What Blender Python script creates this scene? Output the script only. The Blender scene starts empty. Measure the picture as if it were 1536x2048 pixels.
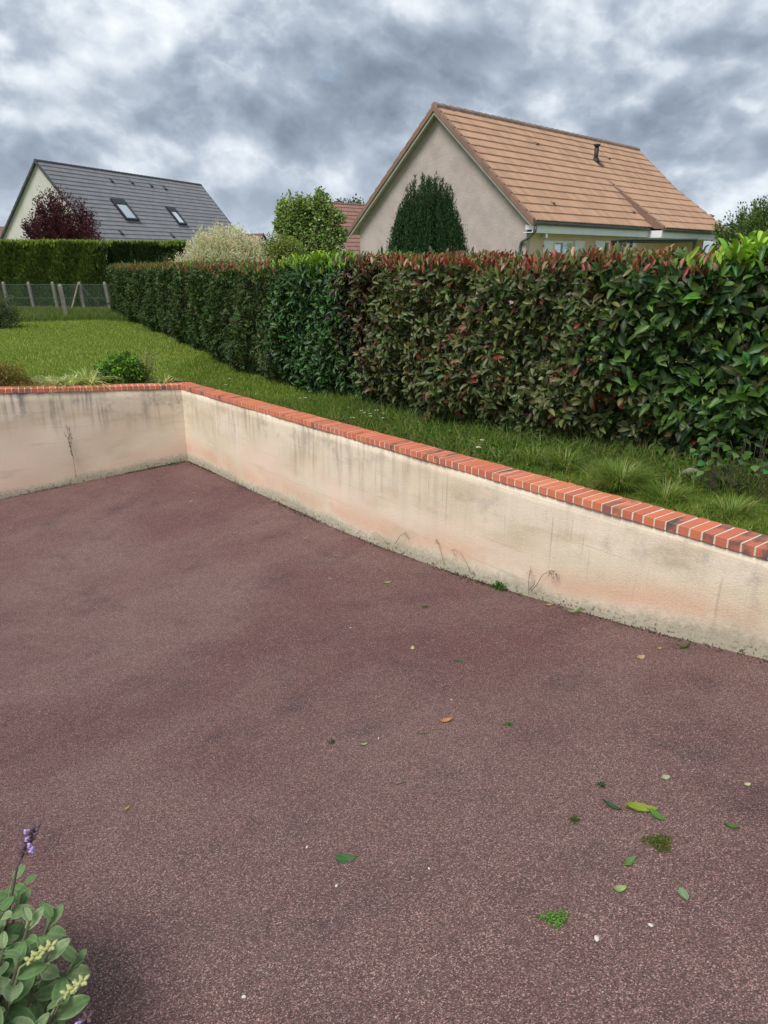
import bpy, bmesh, math, random
import numpy as np
from mathutils import Vector, Matrix
random.seed(7)
rng = np.random.default_rng(11)
R = math.radians
S = bpy.context.scene
COL = S.collection

# ------------------------------------------------------------------ camera, sky, sun, exposure
CAMZ, PITCH, FPX = 3.0, R(20.0), 1400.0
cam_d = bpy.data.cameras.new('camera'); cam = bpy.data.objects.new('camera', cam_d); COL.objects.link(cam)
cam.location = (0, 0, CAMZ); cam.rotation_euler = (R(90) - PITCH, 0, 0)
cam_d.sensor_fit = 'VERTICAL'; cam_d.sensor_height = 36.0; cam_d.lens = FPX / 2048 * 36.0
cam_d.clip_start = 0.05; cam_d.clip_end = 2000
S.camera = cam
S.render.resolution_x, S.render.resolution_y = 768, 1024
S.view_settings.view_transform = 'Standard'; S.view_settings.look = 'None'
S.view_settings.gamma = 1; S.view_settings.use_curve_mapping = False
S.view_settings.exposure = 0.90
S.cycles.max_bounces = 5; S.cycles.diffuse_bounces = 3; S.cycles.glossy_bounces = 2; S.cycles.transmission_bounces = 3
SUN_DIR = Vector((-0.38, -0.42, 0.82)).normalized()        # towards the sun
sd = bpy.data.lights.new('sun', 'SUN'); so = bpy.data.objects.new('sun', sd); COL.objects.link(so)
sd.energy = 1.8; sd.angle = R(28); sd.color = (1.0, 0.95, 0.88)
so.rotation_euler = SUN_DIR.to_track_quat('Z', 'Y').to_euler()

class NT:
    """tiny node helper"""
    def __init__(s, tree): s.t = tree; s.N = tree.nodes; s.L = tree.links
    def new(s, typ, **kw):
        n = s.N.new(typ)
        for k, v in kw.items(): setattr(n, k, v)
        return n
    def put(s, sock, v):
        if v is None: return
        if isinstance(v, bpy.types.NodeSocket): s.L.new(v, sock)
        elif isinstance(v, (tuple, list)) and len(v) == 3 and sock.type == 'RGBA': sock.default_value = (*v, 1)
        else: sock.default_value = v
    def math(s, op, a, b=None, c=None, clamp=False):
        n = s.new('ShaderNodeMath', operation=op, use_clamp=clamp)
        s.put(n.inputs[0], a); s.put(n.inputs[1], b); s.put(n.inputs[2], c); return n.outputs[0]
    def vmath(s, op, a, b=None, out=0):
        n = s.new('ShaderNodeVectorMath', operation=op); s.put(n.inputs[0], a); s.put(n.inputs[1], b); return n.outputs[out]
    def noise(s, vec, scale, detail=4, rough=0.55, dist=0.0, out=0):
        n = s.new('ShaderNodeTexNoise'); s.put(n.inputs['Vector'], vec)
        n.inputs['Scale'].default_value = scale; n.inputs['Detail'].default_value = detail
        n.inputs['Roughness'].default_value = rough; n.inputs['Distortion'].default_value = dist; return n.outputs[out]
    def voro(s, vec, scale, out='Distance', feature='F1', rnd=1.0):
        n = s.new('ShaderNodeTexVoronoi', feature=feature); s.put(n.inputs['Vector'], vec)
        n.inputs['Scale'].default_value = scale; n.inputs['Randomness'].default_value = rnd; return n.outputs[out]
    def ramp(s, f, stops, interp='LINEAR'):
        n = s.new('ShaderNodeValToRGB'); r = n.color_ramp; r.interpolation = interp
        while len(r.elements) < len(stops): r.elements.new(0.5)
        for e, (p, c) in zip(r.elements, stops):
            e.position = p; e.color = (*c, 1) if isinstance(c, (tuple, list)) else (c, c, c, 1)
        s.put(n.inputs[0], f); return n.outputs[0]
    def mix(s, f, a, b, mode='MIX'):
        n = s.new('ShaderNodeMix', data_type='RGBA', blend_type=mode)
        s.put(n.inputs[0], f); s.put(n.inputs[6], a); s.put(n.inputs[7], b); return n.outputs[2]
    def sstep(s, v, a, b):
        n = s.new('ShaderNodeMapRange', interpolation_type='SMOOTHSTEP'); s.put(n.inputs[0], v)
        n.inputs[1].default_value = a; n.inputs[2].default_value = b; return n.outputs[0]
    def scale(s, vec, xyz, loc=(0, 0, 0)):
        n = s.new('ShaderNodeMapping'); s.put(n.inputs[0], vec); n.inputs['Scale'].default_value = xyz
        n.inputs['Location'].default_value = loc; return n.outputs[0]

wd = bpy.data.worlds.new('World'); S.world = wd; wd.use_nodes = True
w = NT(wd.node_tree); w.N.clear()
sky = w.new('ShaderNodeTexSky', sky_type='NISHITA', sun_disc=False)
sky.sun_elevation = math.asin(SUN_DIR.z); sky.sun_rotation = math.atan2(SUN_DIR.x, SUN_DIR.y)
tc = w.new('ShaderNodeTexCoord').outputs['Generated']
CL_OFF = (0.0, 0.0, 0.0)
pv = w.scale(tc, (1.0, 1.0, 1.55), CL_OFF)
warp = w.noise(pv, 1.8, 1, 0.5, out=1)
wv_ = w.vmath('SCALE', w.vmath('SUBTRACT', warp, (0.5, 0.5, 0.5)))
wv_.node.inputs['Scale'].default_value = 0.18
pv2 = w.vmath('ADD', pv, wv_)
big = w.noise(pv2, 2.0, 2, 0.45)
med = w.noise(pv2, 5.2, 8, 0.56)
def billow(vec, sc):
    v = w.new('ShaderNodeTexVoronoi', feature='F1'); w.put(v.inputs['Vector'], vec); v.inputs['Scale'].default_value = sc
    v.inputs['Detail'].default_value = 2.0; v.inputs['Roughness'].default_value = 0.55; return v.outputs['Distance']
nv = w.vmath('SUBTRACT', w.noise(pv2, 9.0, 3, 0.55, out=1), (0.5, 0.5, 0.5)); sc_ = w.vmath('SCALE', nv); sc_.node.inputs['Scale'].default_value = 0.09
pv3 = w.vmath('ADD', pv2, sc_)
ba, bb = billow(pv3, 4.6), billow(w.vmath('ADD', pv3, (-0.012, 0.0, 0.040)), 4.6)
med_up = w.noise(w.vmath('ADD', pv2, (-0.010, 0.0, 0.030)), 5.2, 5, 0.52)
relief = w.math('ADD', w.math('MULTIPLY', w.math('SUBTRACT', med, med_up), 1.0), w.math('MULTIPLY', w.math('SUBTRACT', bb, ba), 0.55))
tone = w.math('ADD', w.math('ADD', w.math('MULTIPLY', big, 0.40), w.math('MULTIPLY', med, 0.55)), relief)
n2 = w.noise(w.vmath('ADD', w.scale(tc, (1.0, 1.0, 1.35)), (2.3, 5.1, 0.7)), 6.5, 9, 0.54)
puff = w.sstep(n2, 0.495, 0.530)
tone = w.math('ADD', tone, w.math('MULTIPLY', puff, w.math('SUBTRACT', 0.085, w.math('MULTIPLY', w.math('SUBTRACT', n2, 0.50), 1.15))))
n3 = w.noise(w.vmath('ADD', w.scale(tc, (1.0, 1.0, 1.5)), (8.3, 1.1, 3.7)), 11.0, 8, 0.55)
tone = w.math('ADD', tone, w.math('MULTIPLY', w.sstep(n3, 0.50, 0.54), w.math('SUBTRACT', 0.045, w.math('MULTIPLY', w.math('SUBTRACT', n3, 0.50), 0.8))))
tone = w.math('SUBTRACT', tone, 0.025)
# the large cloud masses: (azimuth right of north, elevation, half width, half height in degrees, lighter or darker)
wn_ = w.vmath('SCALE', w.vmath('SUBTRACT', w.noise(tc, 5.0, 4, 0.58, out=1), (0.5, 0.5, 0.5))); wn_.node.inputs['Scale'].default_value = 0.13
wdir = w.vmath('ADD', tc, wn_)
for az, el, hw, hh, amp in ((-4, 10.5, 9, 4.5, -0.12), (-24, 7.5, 7, 2.6, -0.09), (24, 8.5, 10, 4.0, -0.12), (-1, 16.5, 9, 4, -0.09), (14, 13.0, 12, 3.2, 0.05),
                            (-2.0, 7.8, 2.6, 3.6, 0.14), (-14, 6.0, 9, 2.6, 0.10), (-27, 15.5, 8, 4.5, 0.12), (23, 17.5, 8, 3.0, 0.10), (-21, 10.0, 4.5, 1.8, 0.10), (25, 3.0, 9, 2.4, 0.07), (18, 9.6, 3.2, 1.0, 0.10), (24.6, 9.9, 1.1, .5, 0.22)):
    a_, e_ = R(az), R(el); c_ = (math.sin(a_) * math.cos(e_), math.cos(a_) * math.cos(e_), math.sin(e_))
    df = w.vmath('MULTIPLY', w.vmath('SUBTRACT', wdir, c_), (1.0, 1.0, hw / hh))
    ln_ = w.vmath('LENGTH', df, None, out=1)
    tone = w.math('ADD', tone, w.math('MULTIPLY', w.sstep(ln_, R(hw) * 1.35, R(hw) * 0.25), amp * 0.85))
ccol = w.ramp(tone, [(0.05, (0.20, 0.243, 0.31)), (0.28, (0.295, 0.352, 0.432)), (0.44, (0.42, 0.482, 0.565)), (0.59, (0.62, 0.68, 0.75)), (0.84, (0.90, 0.94, 0.97))])
sepz = w.new('ShaderNodeSeparateXYZ'); w.put(sepz.inputs[0], tc)
low = w.sstep(sepz.outputs[2], 0.16, -0.02)
ccol = w.mix(w.math('MULTIPLY', low, 0.30), ccol, (0.58, 0.66, 0.76))
gap = w.sstep(w.noise(w.scale(pv2, (1, 1, 1.5), (5, 2, 1)), 5.0, 6, 0.55), 0.64, 0.76)
b1 = w.new('ShaderNodeBackground'); w.put(b1.inputs[0], ccol); b1.inputs[1].default_value = 0.62
b2 = w.new('ShaderNodeBackground'); w.put(b2.inputs[0], sky.outputs[0]); b2.inputs[1].default_value = 0.10
mx = w.new('ShaderNodeMixShader'); w.put(mx.inputs[0], w.math('MULTIPLY', gap, 0.5))
w.L.new(b1.outputs[0], mx.inputs[1]); w.L.new(b2.outputs[0], mx.inputs[2])
wo = w.new('ShaderNodeOutputWorld'); w.L.new(mx.outputs[0], wo.inputs[0])

# ------------------------------------------------------------------ helpers
SP, CP = math.sin(PITCH), math.cos(PITCH)
def ray(px, py):
    u, v = (px - 768) / FPX, (py - 1024) / FPX
    return Vector((u, CP - v * SP, -(SP + v * CP)))
def at(px, py, Y):
    d = ray(px, py); return Vector((0, 0, CAMZ)) + d * (Y / d.y)
def on_plane(px, py, p0, n):
    d = ray(px, py); o = Vector((0, 0, CAMZ)); return o + d * ((Vector(p0) - o).dot(n) / d.dot(n))

def tag(o, label=None, cat=None, group=None, kind=None):
    if label: o['label'] = label
    if cat: o['category'] = cat
    if group: o['group'] = group
    if kind: o['kind'] = kind
    return o
def link(name, me, parent=None, m=None):
    o = bpy.data.objects.new(name, me); COL.objects.link(o)
    if parent: o.parent = parent
    if m and not me.materials: me.materials.append(m)
    return o
def empty(name, loc, rz=0):
    o = bpy.data.objects.new(name, None); COL.objects.link(o); o.location = loc; o.rotation_euler = (0, 0, rz)
    o.empty_display_size = 0.1; return o
def mesh_from(name, V, F, col=None, smooth=False, uvs=None):
    """V (n,3); F (m,k) uniform polygons"""
    V = np.asarray(V, np.float32); F = np.asarray(F, np.int32); k = F.shape[1]
    me = bpy.data.meshes.new(name)
    me.vertices.add(len(V)); me.vertices.foreach_set('co', V.ravel())
    me.loops.add(F.size); me.loops.foreach_set('vertex_index', F.ravel())
    me.polygons.add(len(F)); me.polygons.foreach_set('loop_start', np.arange(0, F.size, k, dtype=np.int32))
    if smooth: me.polygons.foreach_set('use_smooth', np.ones(len(F), bool))
    if col is not None:
        a = me.color_attributes.new('Col', 'FLOAT_COLOR', 'POINT')
        c = np.ones((len(V), 4), np.float32); c[:, :3] = col; a.data.foreach_set('color', c.ravel())
    if uvs:
        for nm, uv in uvs.items():
            l = me.uv_layers.new(name=nm); l.data.foreach_set('uv', np.asarray(uv, np.float32)[F.ravel()].ravel())
    me.update(calc_edges=True); me.validate(); return me
class MB:
    """collects boxes, prisms and tubes into ONE mesh"""
    def __init__(s): s.v = []; s.f = []
    def add(s, V, F):
        b = len(s.v); s.v += [tuple(p) for p in V]; s.f += [tuple(i + b for i in f) for f in F]; return s
    def box(s, a, b):
        (x0, y0, z0), (x1, y1, z1) = a, b
        V = [(x0, y0, z0), (x1, y0, z0), (x1, y1, z0), (x0, y1, z0), (x0, y0, z1), (x1, y0, z1), (x1, y1, z1), (x0, y1, z1)]
        return s.add(V, [(0, 3, 2, 1), (4, 5, 6, 7), (0, 1, 5, 4), (1, 2, 6, 5), (2, 3, 7, 6), (3, 0, 4, 7)])
    def hexa(s, V):   # 8 corners, bottom 4 then top 4
        return s.add(V, [(0, 3, 2, 1), (4, 5, 6, 7), (0, 1, 5, 4), (1, 2, 6, 5), (2, 3, 7, 6), (3, 0, 4, 7)])
    def prism(s, poly, vec):
        n = len(poly); vec = Vector(vec); V = [Vector(p) for p in poly] + [Vector(p) + vec for p in poly]
        F = [tuple(range(n))[::-1], tuple(range(n, 2 * n))] + [(i, (i + 1) % n, n + (i + 1) % n, n + i) for i in range(n)]
        return s.add(V, F)
    def tube(s, pts, rad, sides=6, cap=True):
        pts = [Vector(p) for p in pts]; n = len(pts)
        if not isinstance(rad, (list, tuple)): rad = [rad] * n
        V = []; ref = None
        for i, p in enumerate(pts):
            d = (pts[min(i + 1, n - 1)] - pts[max(i - 1, 0)]).normalized()
            if ref is None: ref = d.orthogonal().normalized()
            ref = (ref - d * ref.dot(d)).normalized(); q = d.cross(ref)
            for k in range(sides):
                a = 2 * math.pi * k / sides; V.append(p + (ref * math.cos(a) + q * math.sin(a)) * rad[i])
        F = [(i * sides + k, i * sides + (k + 1) % sides, (i + 1) * sides + (k + 1) % sides, (i + 1) * sides + k) for i in range(n - 1) for k in range(sides)]
        if cap: F += [tuple(range(sides))[::-1], tuple(range((n - 1) * sides, n * sides))]
        return s.add(V, F)
    def mesh(s, name, smooth=False):
        me = bpy.data.meshes.new(name); me.from_pydata(s.v, [], s.f)
        if smooth:
            for p in me.polygons: p.use_smooth = True
        me.update(); return me
    def build(s, name, m, parent=None, smooth=False, bevel=0):
        me = s.mesh(name, smooth); o = link(name, me, parent, m)
        if bevel:
            b = bmesh.new(); b.from_mesh(me); bmesh.ops.bevel(b, geom=b.edges[:], offset=bevel, segments=1, affect='EDGES'); b.to_mesh(me); b.free()
        return o

# ------------------------------------------------------------------ materials
def newmat(name):
    m = bpy.data.materials.new(name); m.use_nodes = True; n = NT(m.node_tree)
    bs = m.node_tree.nodes['Principled BSDF']; return m, n, bs
def bump(n, bs, h, strength=0.4, dist=0.01):
    b = n.new('ShaderNodeBump'); b.inputs['Strength'].default_value = strength; b.inputs['Distance'].default_value = dist
    n.put(b.inputs['Height'], h); n.L.new(b.outputs[0], bs.inputs['Normal'])
def simple(name, c1, c2=None, scale=6, rough=0.75, bstr=0.2, bd=0.004, metal=0, detail=6, stretch=(1, 1, 1), spec=0.4):
    m, n, bs = newmat(name); c2 = c2 or tuple(x * 0.75 for x in c1)
    co = n.scale(n.new('ShaderNodeTexCoord').outputs['Object'], stretch)
    ns = n.noise(co, scale, detail, 0.6)
    n.put(bs.inputs['Base Color'], n.mix(n.sstep(ns, 0.3, 0.7), c1, c2))
    bs.inputs['Roughness'].default_value = rough; bs.inputs['Metallic'].default_value = metal
    bs.inputs['Specular IOR Level'].default_value = spec
    if bstr: bump(n, bs, n.noise(co, scale * 8, 3, 0.6), bstr, bd)
    return m
def leafmat(name, rough=0.45, transl=0.25, spec=0.5, tint=(1, 1, 1)):
    m, n, bs = newmat(name)
    a = n.new('ShaderNodeAttribute', attribute_name='Col').outputs['Color']
    co = n.new('ShaderNodeTexCoord').outputs['Object']
    c = n.mix(n.math('MULTIPLY', n.noise(co, 40, 2), 0.35), a, n.vmath('MULTIPLY', a, (0.6, 0.7, 0.6)))
    n.put(bs.inputs['Base Color'], c); bs.inputs['Roughness'].default_value = rough; bs.inputs['Specular IOR Level'].default_value = spec
    tr = n.new('ShaderNodeBsdfTranslucent'); n.put(tr.inputs[0], n.vmath('MULTIPLY', c, (1.3, 1.4, 0.7)))
    ms = n.new('ShaderNodeMixShader'); ms.inputs[0].default_value = transl
    out = m.node_tree.nodes['Material Output']
    n.L.new(bs.outputs[0], ms.inputs[1]); n.L.new(tr.outputs[0], ms.inputs[2]); n.L.new(ms.outputs[0], out.inputs[0]); return m
M = {}
M['leaf'] = leafmat('leaf_gloss', 0.44, 0.22, 0.42)
M['leaf_soft'] = leafmat('leaf_soft', 0.6, 0.3, 0.25)
M['needle'] = leafmat('needle', 0.65, 0.12, 0.2)
M['grass'] = leafmat('grass_blade', 0.55, 0.35, 0.3)
M['bark'] = simple('bark', (0.13, 0.10, 0.075), (0.06, 0.05, 0.04), 20, 0.9, 0.6, 0.01, stretch=(1, 1, 0.3))
M['twig'] = simple('twig', (0.12, 0.085, 0.06), (0.06, 0.05, 0.04), 30, 0.9, 0)
M['mortar'] = simple('mortar', (0.80, 0.72, 0.60), (0.62, 0.54, 0.43), 30, 0.95, 0.8, 0.004)
M['white'] = simple('white_paint', (0.84, 0.85, 0.87), (0.78, 0.80, 0.83), 3, 0.5, 0)
M['zinc'] = simple('zinc', (0.16, 0.17, 0.18), (0.10, 0.11, 0.12), 8, 0.5, 0, metal=0.4)
M['dark'] = simple('dark_metal', (0.035, 0.037, 0.04), (0.02, 0.02, 0.022), 10, 0.5, 0)
M['concrete'] = simple('post_concrete', (0.30, 0.27, 0.23), (0.19, 0.17, 0.14), 9, 0.9, 0.6, 0.006)
M['earth'] = simple('earth', (0.10, 0.075, 0.055), (0.05, 0.04, 0.03), 8, 0.95, 1.0, 0.03)
M['soffit'] = simple('soffit', (0.50, 0.49, 0.47), (0.42, 0.41, 0.40), 4, 0.7, 0)

def mat_drive():
    m, n, bs = newmat('red_asphalt'); co = n.new('ShaderNodeTexCoord').outputs['Object']
    big = n.noise(co, 0.55, 5, 0.6, 0.4); mid = n.noise(co, 2.6, 5, 0.65); cell = n.new('ShaderNodeTexVoronoi'); n.put(cell.inputs['Vector'], co); cell.inputs['Scale'].default_value = 310
    cr = n.new('ShaderNodeSeparateColor'); n.L.new(cell.outputs['Color'], cr.inputs[0])
    base = n.mix(n.sstep(big, 0.35, 0.65), (0.190, 0.097, 0.094), (0.255, 0.153, 0.141))
    base = n.mix(n.math('MULTIPLY', n.sstep(mid, 0.52, 0.72), 0.4), base, (0.085, 0.060, 0.066))
    grit = n.ramp(cr.outputs[0], [(0.0, 0.45), (0.45, 0.72), (0.70, 1.0), (0.88, 1.45), (1.0, 2.7)])
    c = n.mix(1.0, base, grit, 'MULTIPLY')
    c = n.mix(1.0, c, n.ramp(n.voro(co, 120, 'Distance'), [(0.0, 1.25), (0.5, 0.85)]), 'MULTIPLY')
    sp = n.voro(co, 75, 'Distance'); spk = n.math('MULTIPLY', n.sstep(sp, 0.26, 0.12), n.sstep(n.noise(co, 9, 2), 0.40, 0.62))
    c = n.mix(n.math('MULTIPLY', spk, 0.75), c, (0.52, 0.42, 0.37))
    moss = n.math('MULTIPLY', n.sstep(n.noise(co, 1.1, 6, 0.7), 0.60, 0.74), 0.45)
    c = n.mix(moss, c, (0.11, 0.085, 0.08))
    n.put(bs.inputs['Base Color'], c); bs.inputs['Roughness'].default_value = 0.9; bs.inputs['Specular IOR Level'].default_value = 0.25
    h = n.math('ADD', n.math('MULTIPLY', cell.outputs['Distance'], 0.8), n.math('MULTIPLY', n.noise(co, 60, 3), 0.5))
    bump(n, bs, h, 0.9, 0.006); return m
M['drive'] = mat_drive()

def mat_wall(name, grey=1.0, orange=1.0):
    m, n, bs = newmat(name)
    uu = n.new('ShaderNodeUVMap', uv_map='up').outputs[0]; ud = n.new('ShaderNodeUVMap', uv_map='down').outputs[0]
    su = n.new('ShaderNodeSeparateXYZ'); n.put(su.inputs[0], uu); sdn = n.new('ShaderNodeSeparateXYZ'); n.put(sdn.inputs[0], ud)
    h, dn, sx = su.outputs[1], sdn.outputs[1], su.outputs[0]
    patch = n.noise(n.scale(uu, (1.0, 1.6, 1)), 1.3, 5, 0.55, 0.3)
    c = n.mix(n.sstep(patch, 0.35, 0.65), (0.75, 0.645, 0.485), (0.82, 0.715, 0.57))
    pink = n.noise(n.scale(uu, (1, 1.8, 1), (7, 3, 0)), 0.9, 4, 0.5)
    pk = n.math('MULTIPLY', n.sstep(pink, 0.40, 0.66), n.sstep(dn, 0.25, 0.60))
    c = n.mix(n.math('MULTIPLY', pk, 0.65), c, (0.84, 0.64, 0.52))
    ochre = n.math('MULTIPLY', n.sstep(n.noise(n.scale(uu, (0.8, 2.6, 1), (2, 9, 0)), 1.6, 4, 0.5), 0.5, 0.7), 0.45)
    c = n.mix(ochre, c, (0.58, 0.46, 0.29))
    # orange tide band above the mossy foot
    wob = n.math('MULTIPLY', n.math('SUBTRACT', n.noise(n.scale(uu, (1, 0, 1)), 0.8, 4, 0.45), 0.5), 0.30)
    hb = n.math('ADD', h, wob)
    band = n.math('MULTIPLY', n.sstep(hb, 0.09, 0.18), n.sstep(hb, 0.40, 0.19))
    band = n.math('MULTIPLY', band, n.sstep(n.noise(n.scale(uu, (1, 0.4, 1), (4, 4, 0)), 1.0, 4, 0.6), 0.33, 0.56))
    c = n.mix(n.math('MULTIPLY', n.math('MULTIPLY', band, n.math('ADD', 0.55, n.math('MULTIPLY', n.noise(uu, 14, 5, 0.7), 0.7))), 0.60 * orange), c, (0.70, 0.40, 0.27))
    # grey-green mossy foot
    ft = n.math('ADD', hb, n.math('MULTIPLY', n.math('SUBTRACT', n.noise(uu, 13, 7, 0.8), 0.5), 0.24))
    foot = n.sstep(ft, 0.17, 0.03)
    fc = n.mix(n.noise(uu, 26, 5, 0.75), (0.18, 0.18, 0.12), (0.60, 0.57, 0.44))
    c = n.mix(n.math('MULTIPLY', foot, 0.8), c, fc)
    blk = n.math('MULTIPLY', n.sstep(n.noise(n.scale(uu, (1, 1.3, 1)), 22, 5, 0.75), 0.53, 0.62), n.sstep(h, 0.12, 0.02))
    c = n.mix(n.math('MULTIPLY', blk, 0.85), c, (0.035, 0.035, 0.025))
    # grey run-off streaks below the coping
    stn = n.noise(n.scale(ud, (11.0, 0.7, 1)), 1.0, 5, 0.6, 0.2)
    msk = n.noise(n.scale(ud, (1.1, 0.9, 1), (3, 1, 0)), 1.2, 4, 0.6)
    st = n.math('MULTIPLY', n.sstep(stn, 0.45, 0.66), n.sstep(msk, 0.38, 0.56))
    st = n.math('MULTIPLY', st, n.math('ADD', 0.45, n.math('MULTIPLY', n.noise(uu, 16, 6, 0.75), 1.0)))
    st = n.math('MULTIPLY', st, n.sstep(n.math('ADD', dn, n.math('MULTIPLY', n.noise(n.scale(ud, (6, 0, 1)), 1, 3), 0.6)), 1.05, 0.30))
    if grey < 1: st = n.math('MULTIPLY', st, n.math('ADD', 0.25, n.math('MULTIPLY', n.sstep(sx, 6.6, 3.6), 0.75)))
    c = n.mix(n.math('MULTIPLY', st, 0.80 * grey), c, (0.21, 0.195, 0.17))
    thin = n.math('MULTIPLY', n.sstep(n.noise(n.scale(ud, (38, 0.9, 1)), 1, 3, 0.6), 0.60, 0.76), n.math('MULTIPLY', n.sstep(msk, 0.35, 0.58), n.sstep(dn, 0.75, 0.1)))
    c = n.mix(n.math('MULTIPLY', thin, 0.65), c, (0.17, 0.155, 0.13))
    st2 = n.noise(uu, 30, 6, 0.8)
    c = n.mix(n.math('MULTIPLY', n.sstep(st2, 0.60, 0.70), n.math('MULTIPLY', n.sstep(msk, 0.40, 0.60), n.math('MULTIPLY', n.sstep(dn, 0.7, 0.05), 0.6))), c, (0.15, 0.14, 0.12))
    blot = n.math('MULTIPLY', n.sstep(n.noise(n.scale(ud, (2.0, 2.4, 1), (1, 2, 0)), 1.9, 7, 0.72), 0.50, 0.68), n.sstep(dn, 0.65, 0.0))
    c = n.mix(n.math('MULTIPLY', blot, 0.55 * grey), c, (0.25, 0.24, 0.215))
    # damp line rims: block courses ghosting through the render
    crs = n.math('ABSOLUTE', n.math('SUBTRACT', n.math('FRACT', n.math('MULTIPLY', n.math('ADD', dn, 0.06), 4.6)), 0.5))
    c = n.mix(n.math('MULTIPLY', n.sstep(crs, 0.045, 0.0), n.math('MULTIPLY', n.sstep(patch, 0.45, 0.6), 0.22)), c, (0.34, 0.27, 0.18))
    c = n.mix(1.0, c, n.ramp(n.noise(uu, 75, 4, 0.8), [(0.25, 0.80), (0.55, 1.0), (0.8, 1.12)]), 'MULTIPLY')
    n.put(bs.inputs['Base Color'], c); bs.inputs['Roughness'].default_value = 0.92; bs.inputs['Specular IOR Level'].default_value = 0.2
    bump(n, bs, n.math('ADD', n.noise(n.scale(uu, (1, 1.6, 1)), 55, 4, 0.65), n.math('MULTIPLY', n.noise(uu, 4, 3), 1.5)), 0.32, 0.009)
    return m
M['wall_r'] = mat_wall('render_right', 0.75, 1.0); M['wall_b'] = mat_wall('render_back', 1.25, 0.35)

def mat_brick():
    m, n, bs = newmat('coping_brick'); co = n.new('ShaderNodeTexCoord').outputs['Object']
    oi = n.new('ShaderNodeObjectInfo').outputs['Random']
    off = n.new('ShaderNodeCombineXYZ'); n.put(off.inputs[0], n.math('MULTIPLY', oi, 37.0)); n.put(off.inputs[1], n.math('MULTIPLY', oi, 11.0))
    cv = n.vmath('ADD', co, off.outputs[0])
    c = n.ramp(oi, [(0.0, (0.56, 0.160, 0.082)), (0.25, (0.66, 0.215, 0.110)), (0.5, (0.52, 0.145, 0.090)), (0.75, (0.62, 0.185, 0.088)), (1.0, (0.48, 0.145, 0.095))])
    r2 = n.math('FRACT', n.math('MULTIPLY', oi, 7.31))
    bl = n.sstep(n.noise(n.scale(cv, (6, 3, 6)), 1.6, 4, 0.6), 0.42, 0.60)
    c = n.mix(n.math('MULTIPLY', bl, n.sstep(r2, 0.74, 0.92)), c, (0.10, 0.085, 0.075))
    c = n.mix(n.math('MULTIPLY', n.sstep(n.noise(cv, 14, 5, 0.7), 0.5, 0.75), 0.35), c, (0.27, 0.13, 0.10))
    n.put(bs.inputs['Base Color'], c); bs.inputs['Roughness'].default_value = 0.75
    bump(n, bs, n.noise(cv, 60, 4, 0.7), 0.4, 0.004); return m
M['brick'] = mat_brick()
def mat_tile(name, c1, c2, dark):
    m, n, bs = newmat(name); oi = n.new('ShaderNodeObjectInfo').outputs['Random']
    co = n.new('ShaderNodeTexCoord').outputs['Object']; geo = n.new('ShaderNodeNewGeometry').outputs['Random Per Island']
    c = n.mix(n.math('FRACT', n.math('ADD', oi, geo)), c1, c2)
    c = n.mix(n.math('MULTIPLY', n.sstep(n.noise(co, 9, 6, 0.75), 0.5, 0.75), 0.4), c, dark)
    n.put(bs.inputs['Base Color'], c); bs.inputs['Roughness'].default_value = 0.8
    bump(n, bs, n.noise(co, 40, 3), 0.3, 0.004); return m
M['tile'] = mat_tile('clay_tile', (0.345, 0.205, 0.130), (0.44, 0.270, 0.175), (0.22, 0.14, 0.10))
M['verge'] = mat_tile('verge_tile', (0.27, 0.155, 0.11), (0.21, 0.13, 0.10), (0.10, 0.08, 0.07))
M['ridge'] = mat_tile('ridge_tile', (0.30, 0.20, 0.15), (0.22, 0.16, 0.125), (0.11, 0.10, 0.08))
M['slate'] = mat_tile('grey_tile', (0.170, 0.175, 0.195), (0.205, 0.21, 0.23), (0.125, 0.13, 0.145))
M['slate_dark'] = mat_tile('grey_ridge', (0.06, 0.065, 0.07), (0.08, 0.08, 0.085), (0.04, 0.045, 0.04))
M['brown_tile'] = mat_tile('brown_tile', (0.24, 0.125, 0.10), (0.29, 0.155, 0.125), (0.15, 0.09, 0.075))
M['render_pink'] = simple('render_pink', (0.50, 0.42, 0.395), (0.41, 0.345, 0.33), 2.2, 0.95, 0.9, 0.02, detail=9)
M['render_peach'] = simple('render_peach', (0.74, 0.54, 0.41), (0.66, 0.48, 0.36), 2.2, 0.95, 0.8, 0.02)
M['render_cream'] = simple('render_cream', (0.60, 0.585, 0.54), (0.53, 0.515, 0.475), 1.2, 0.95, 0.4, 0.02, stretch=(2, 2, 0.4))
M['render_white'] = simple('render_white', (0.62, 0.62, 0.60), (0.54, 0.54, 0.52), 1.2, 0.95, 0.3, 0.02)
def mat_glass():
    m, n, bs = newmat('window_glass'); bs.inputs['Base Color'].default_value = (0.75, 0.80, 0.82, 1)
    bs.inputs['Roughness'].default_value = 0.06; bs.inputs['Metallic'].default_value = 0.75; return m
M['glass'] = mat_glass()
def mat_lawn():
    m, n, bs = newmat('lawn_turf'); co = n.new('ShaderNodeTexCoord').outputs['Object']
    c = n.mix(n.sstep(n.noise(co, 0.45, 5, 0.6), 0.35, 0.65), (0.110, 0.175, 0.024), (0.210, 0.270, 0.048))
    c = n.mix(n.sstep(n.noise(co, 9, 6, 0.75), 0.45, 0.7), c, (0.045, 0.075, 0.014))
    n.put(bs.inputs['Base Color'], c); bs.inputs['Roughness'].default_value = 0.9; bs.inputs['Specular IOR Level'].default_value = 0.15
    bump(n, bs, n.noise(co, 70, 4, 0.7), 1.0, 0.03); return m
M['lawn'] = mat_lawn()

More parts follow.
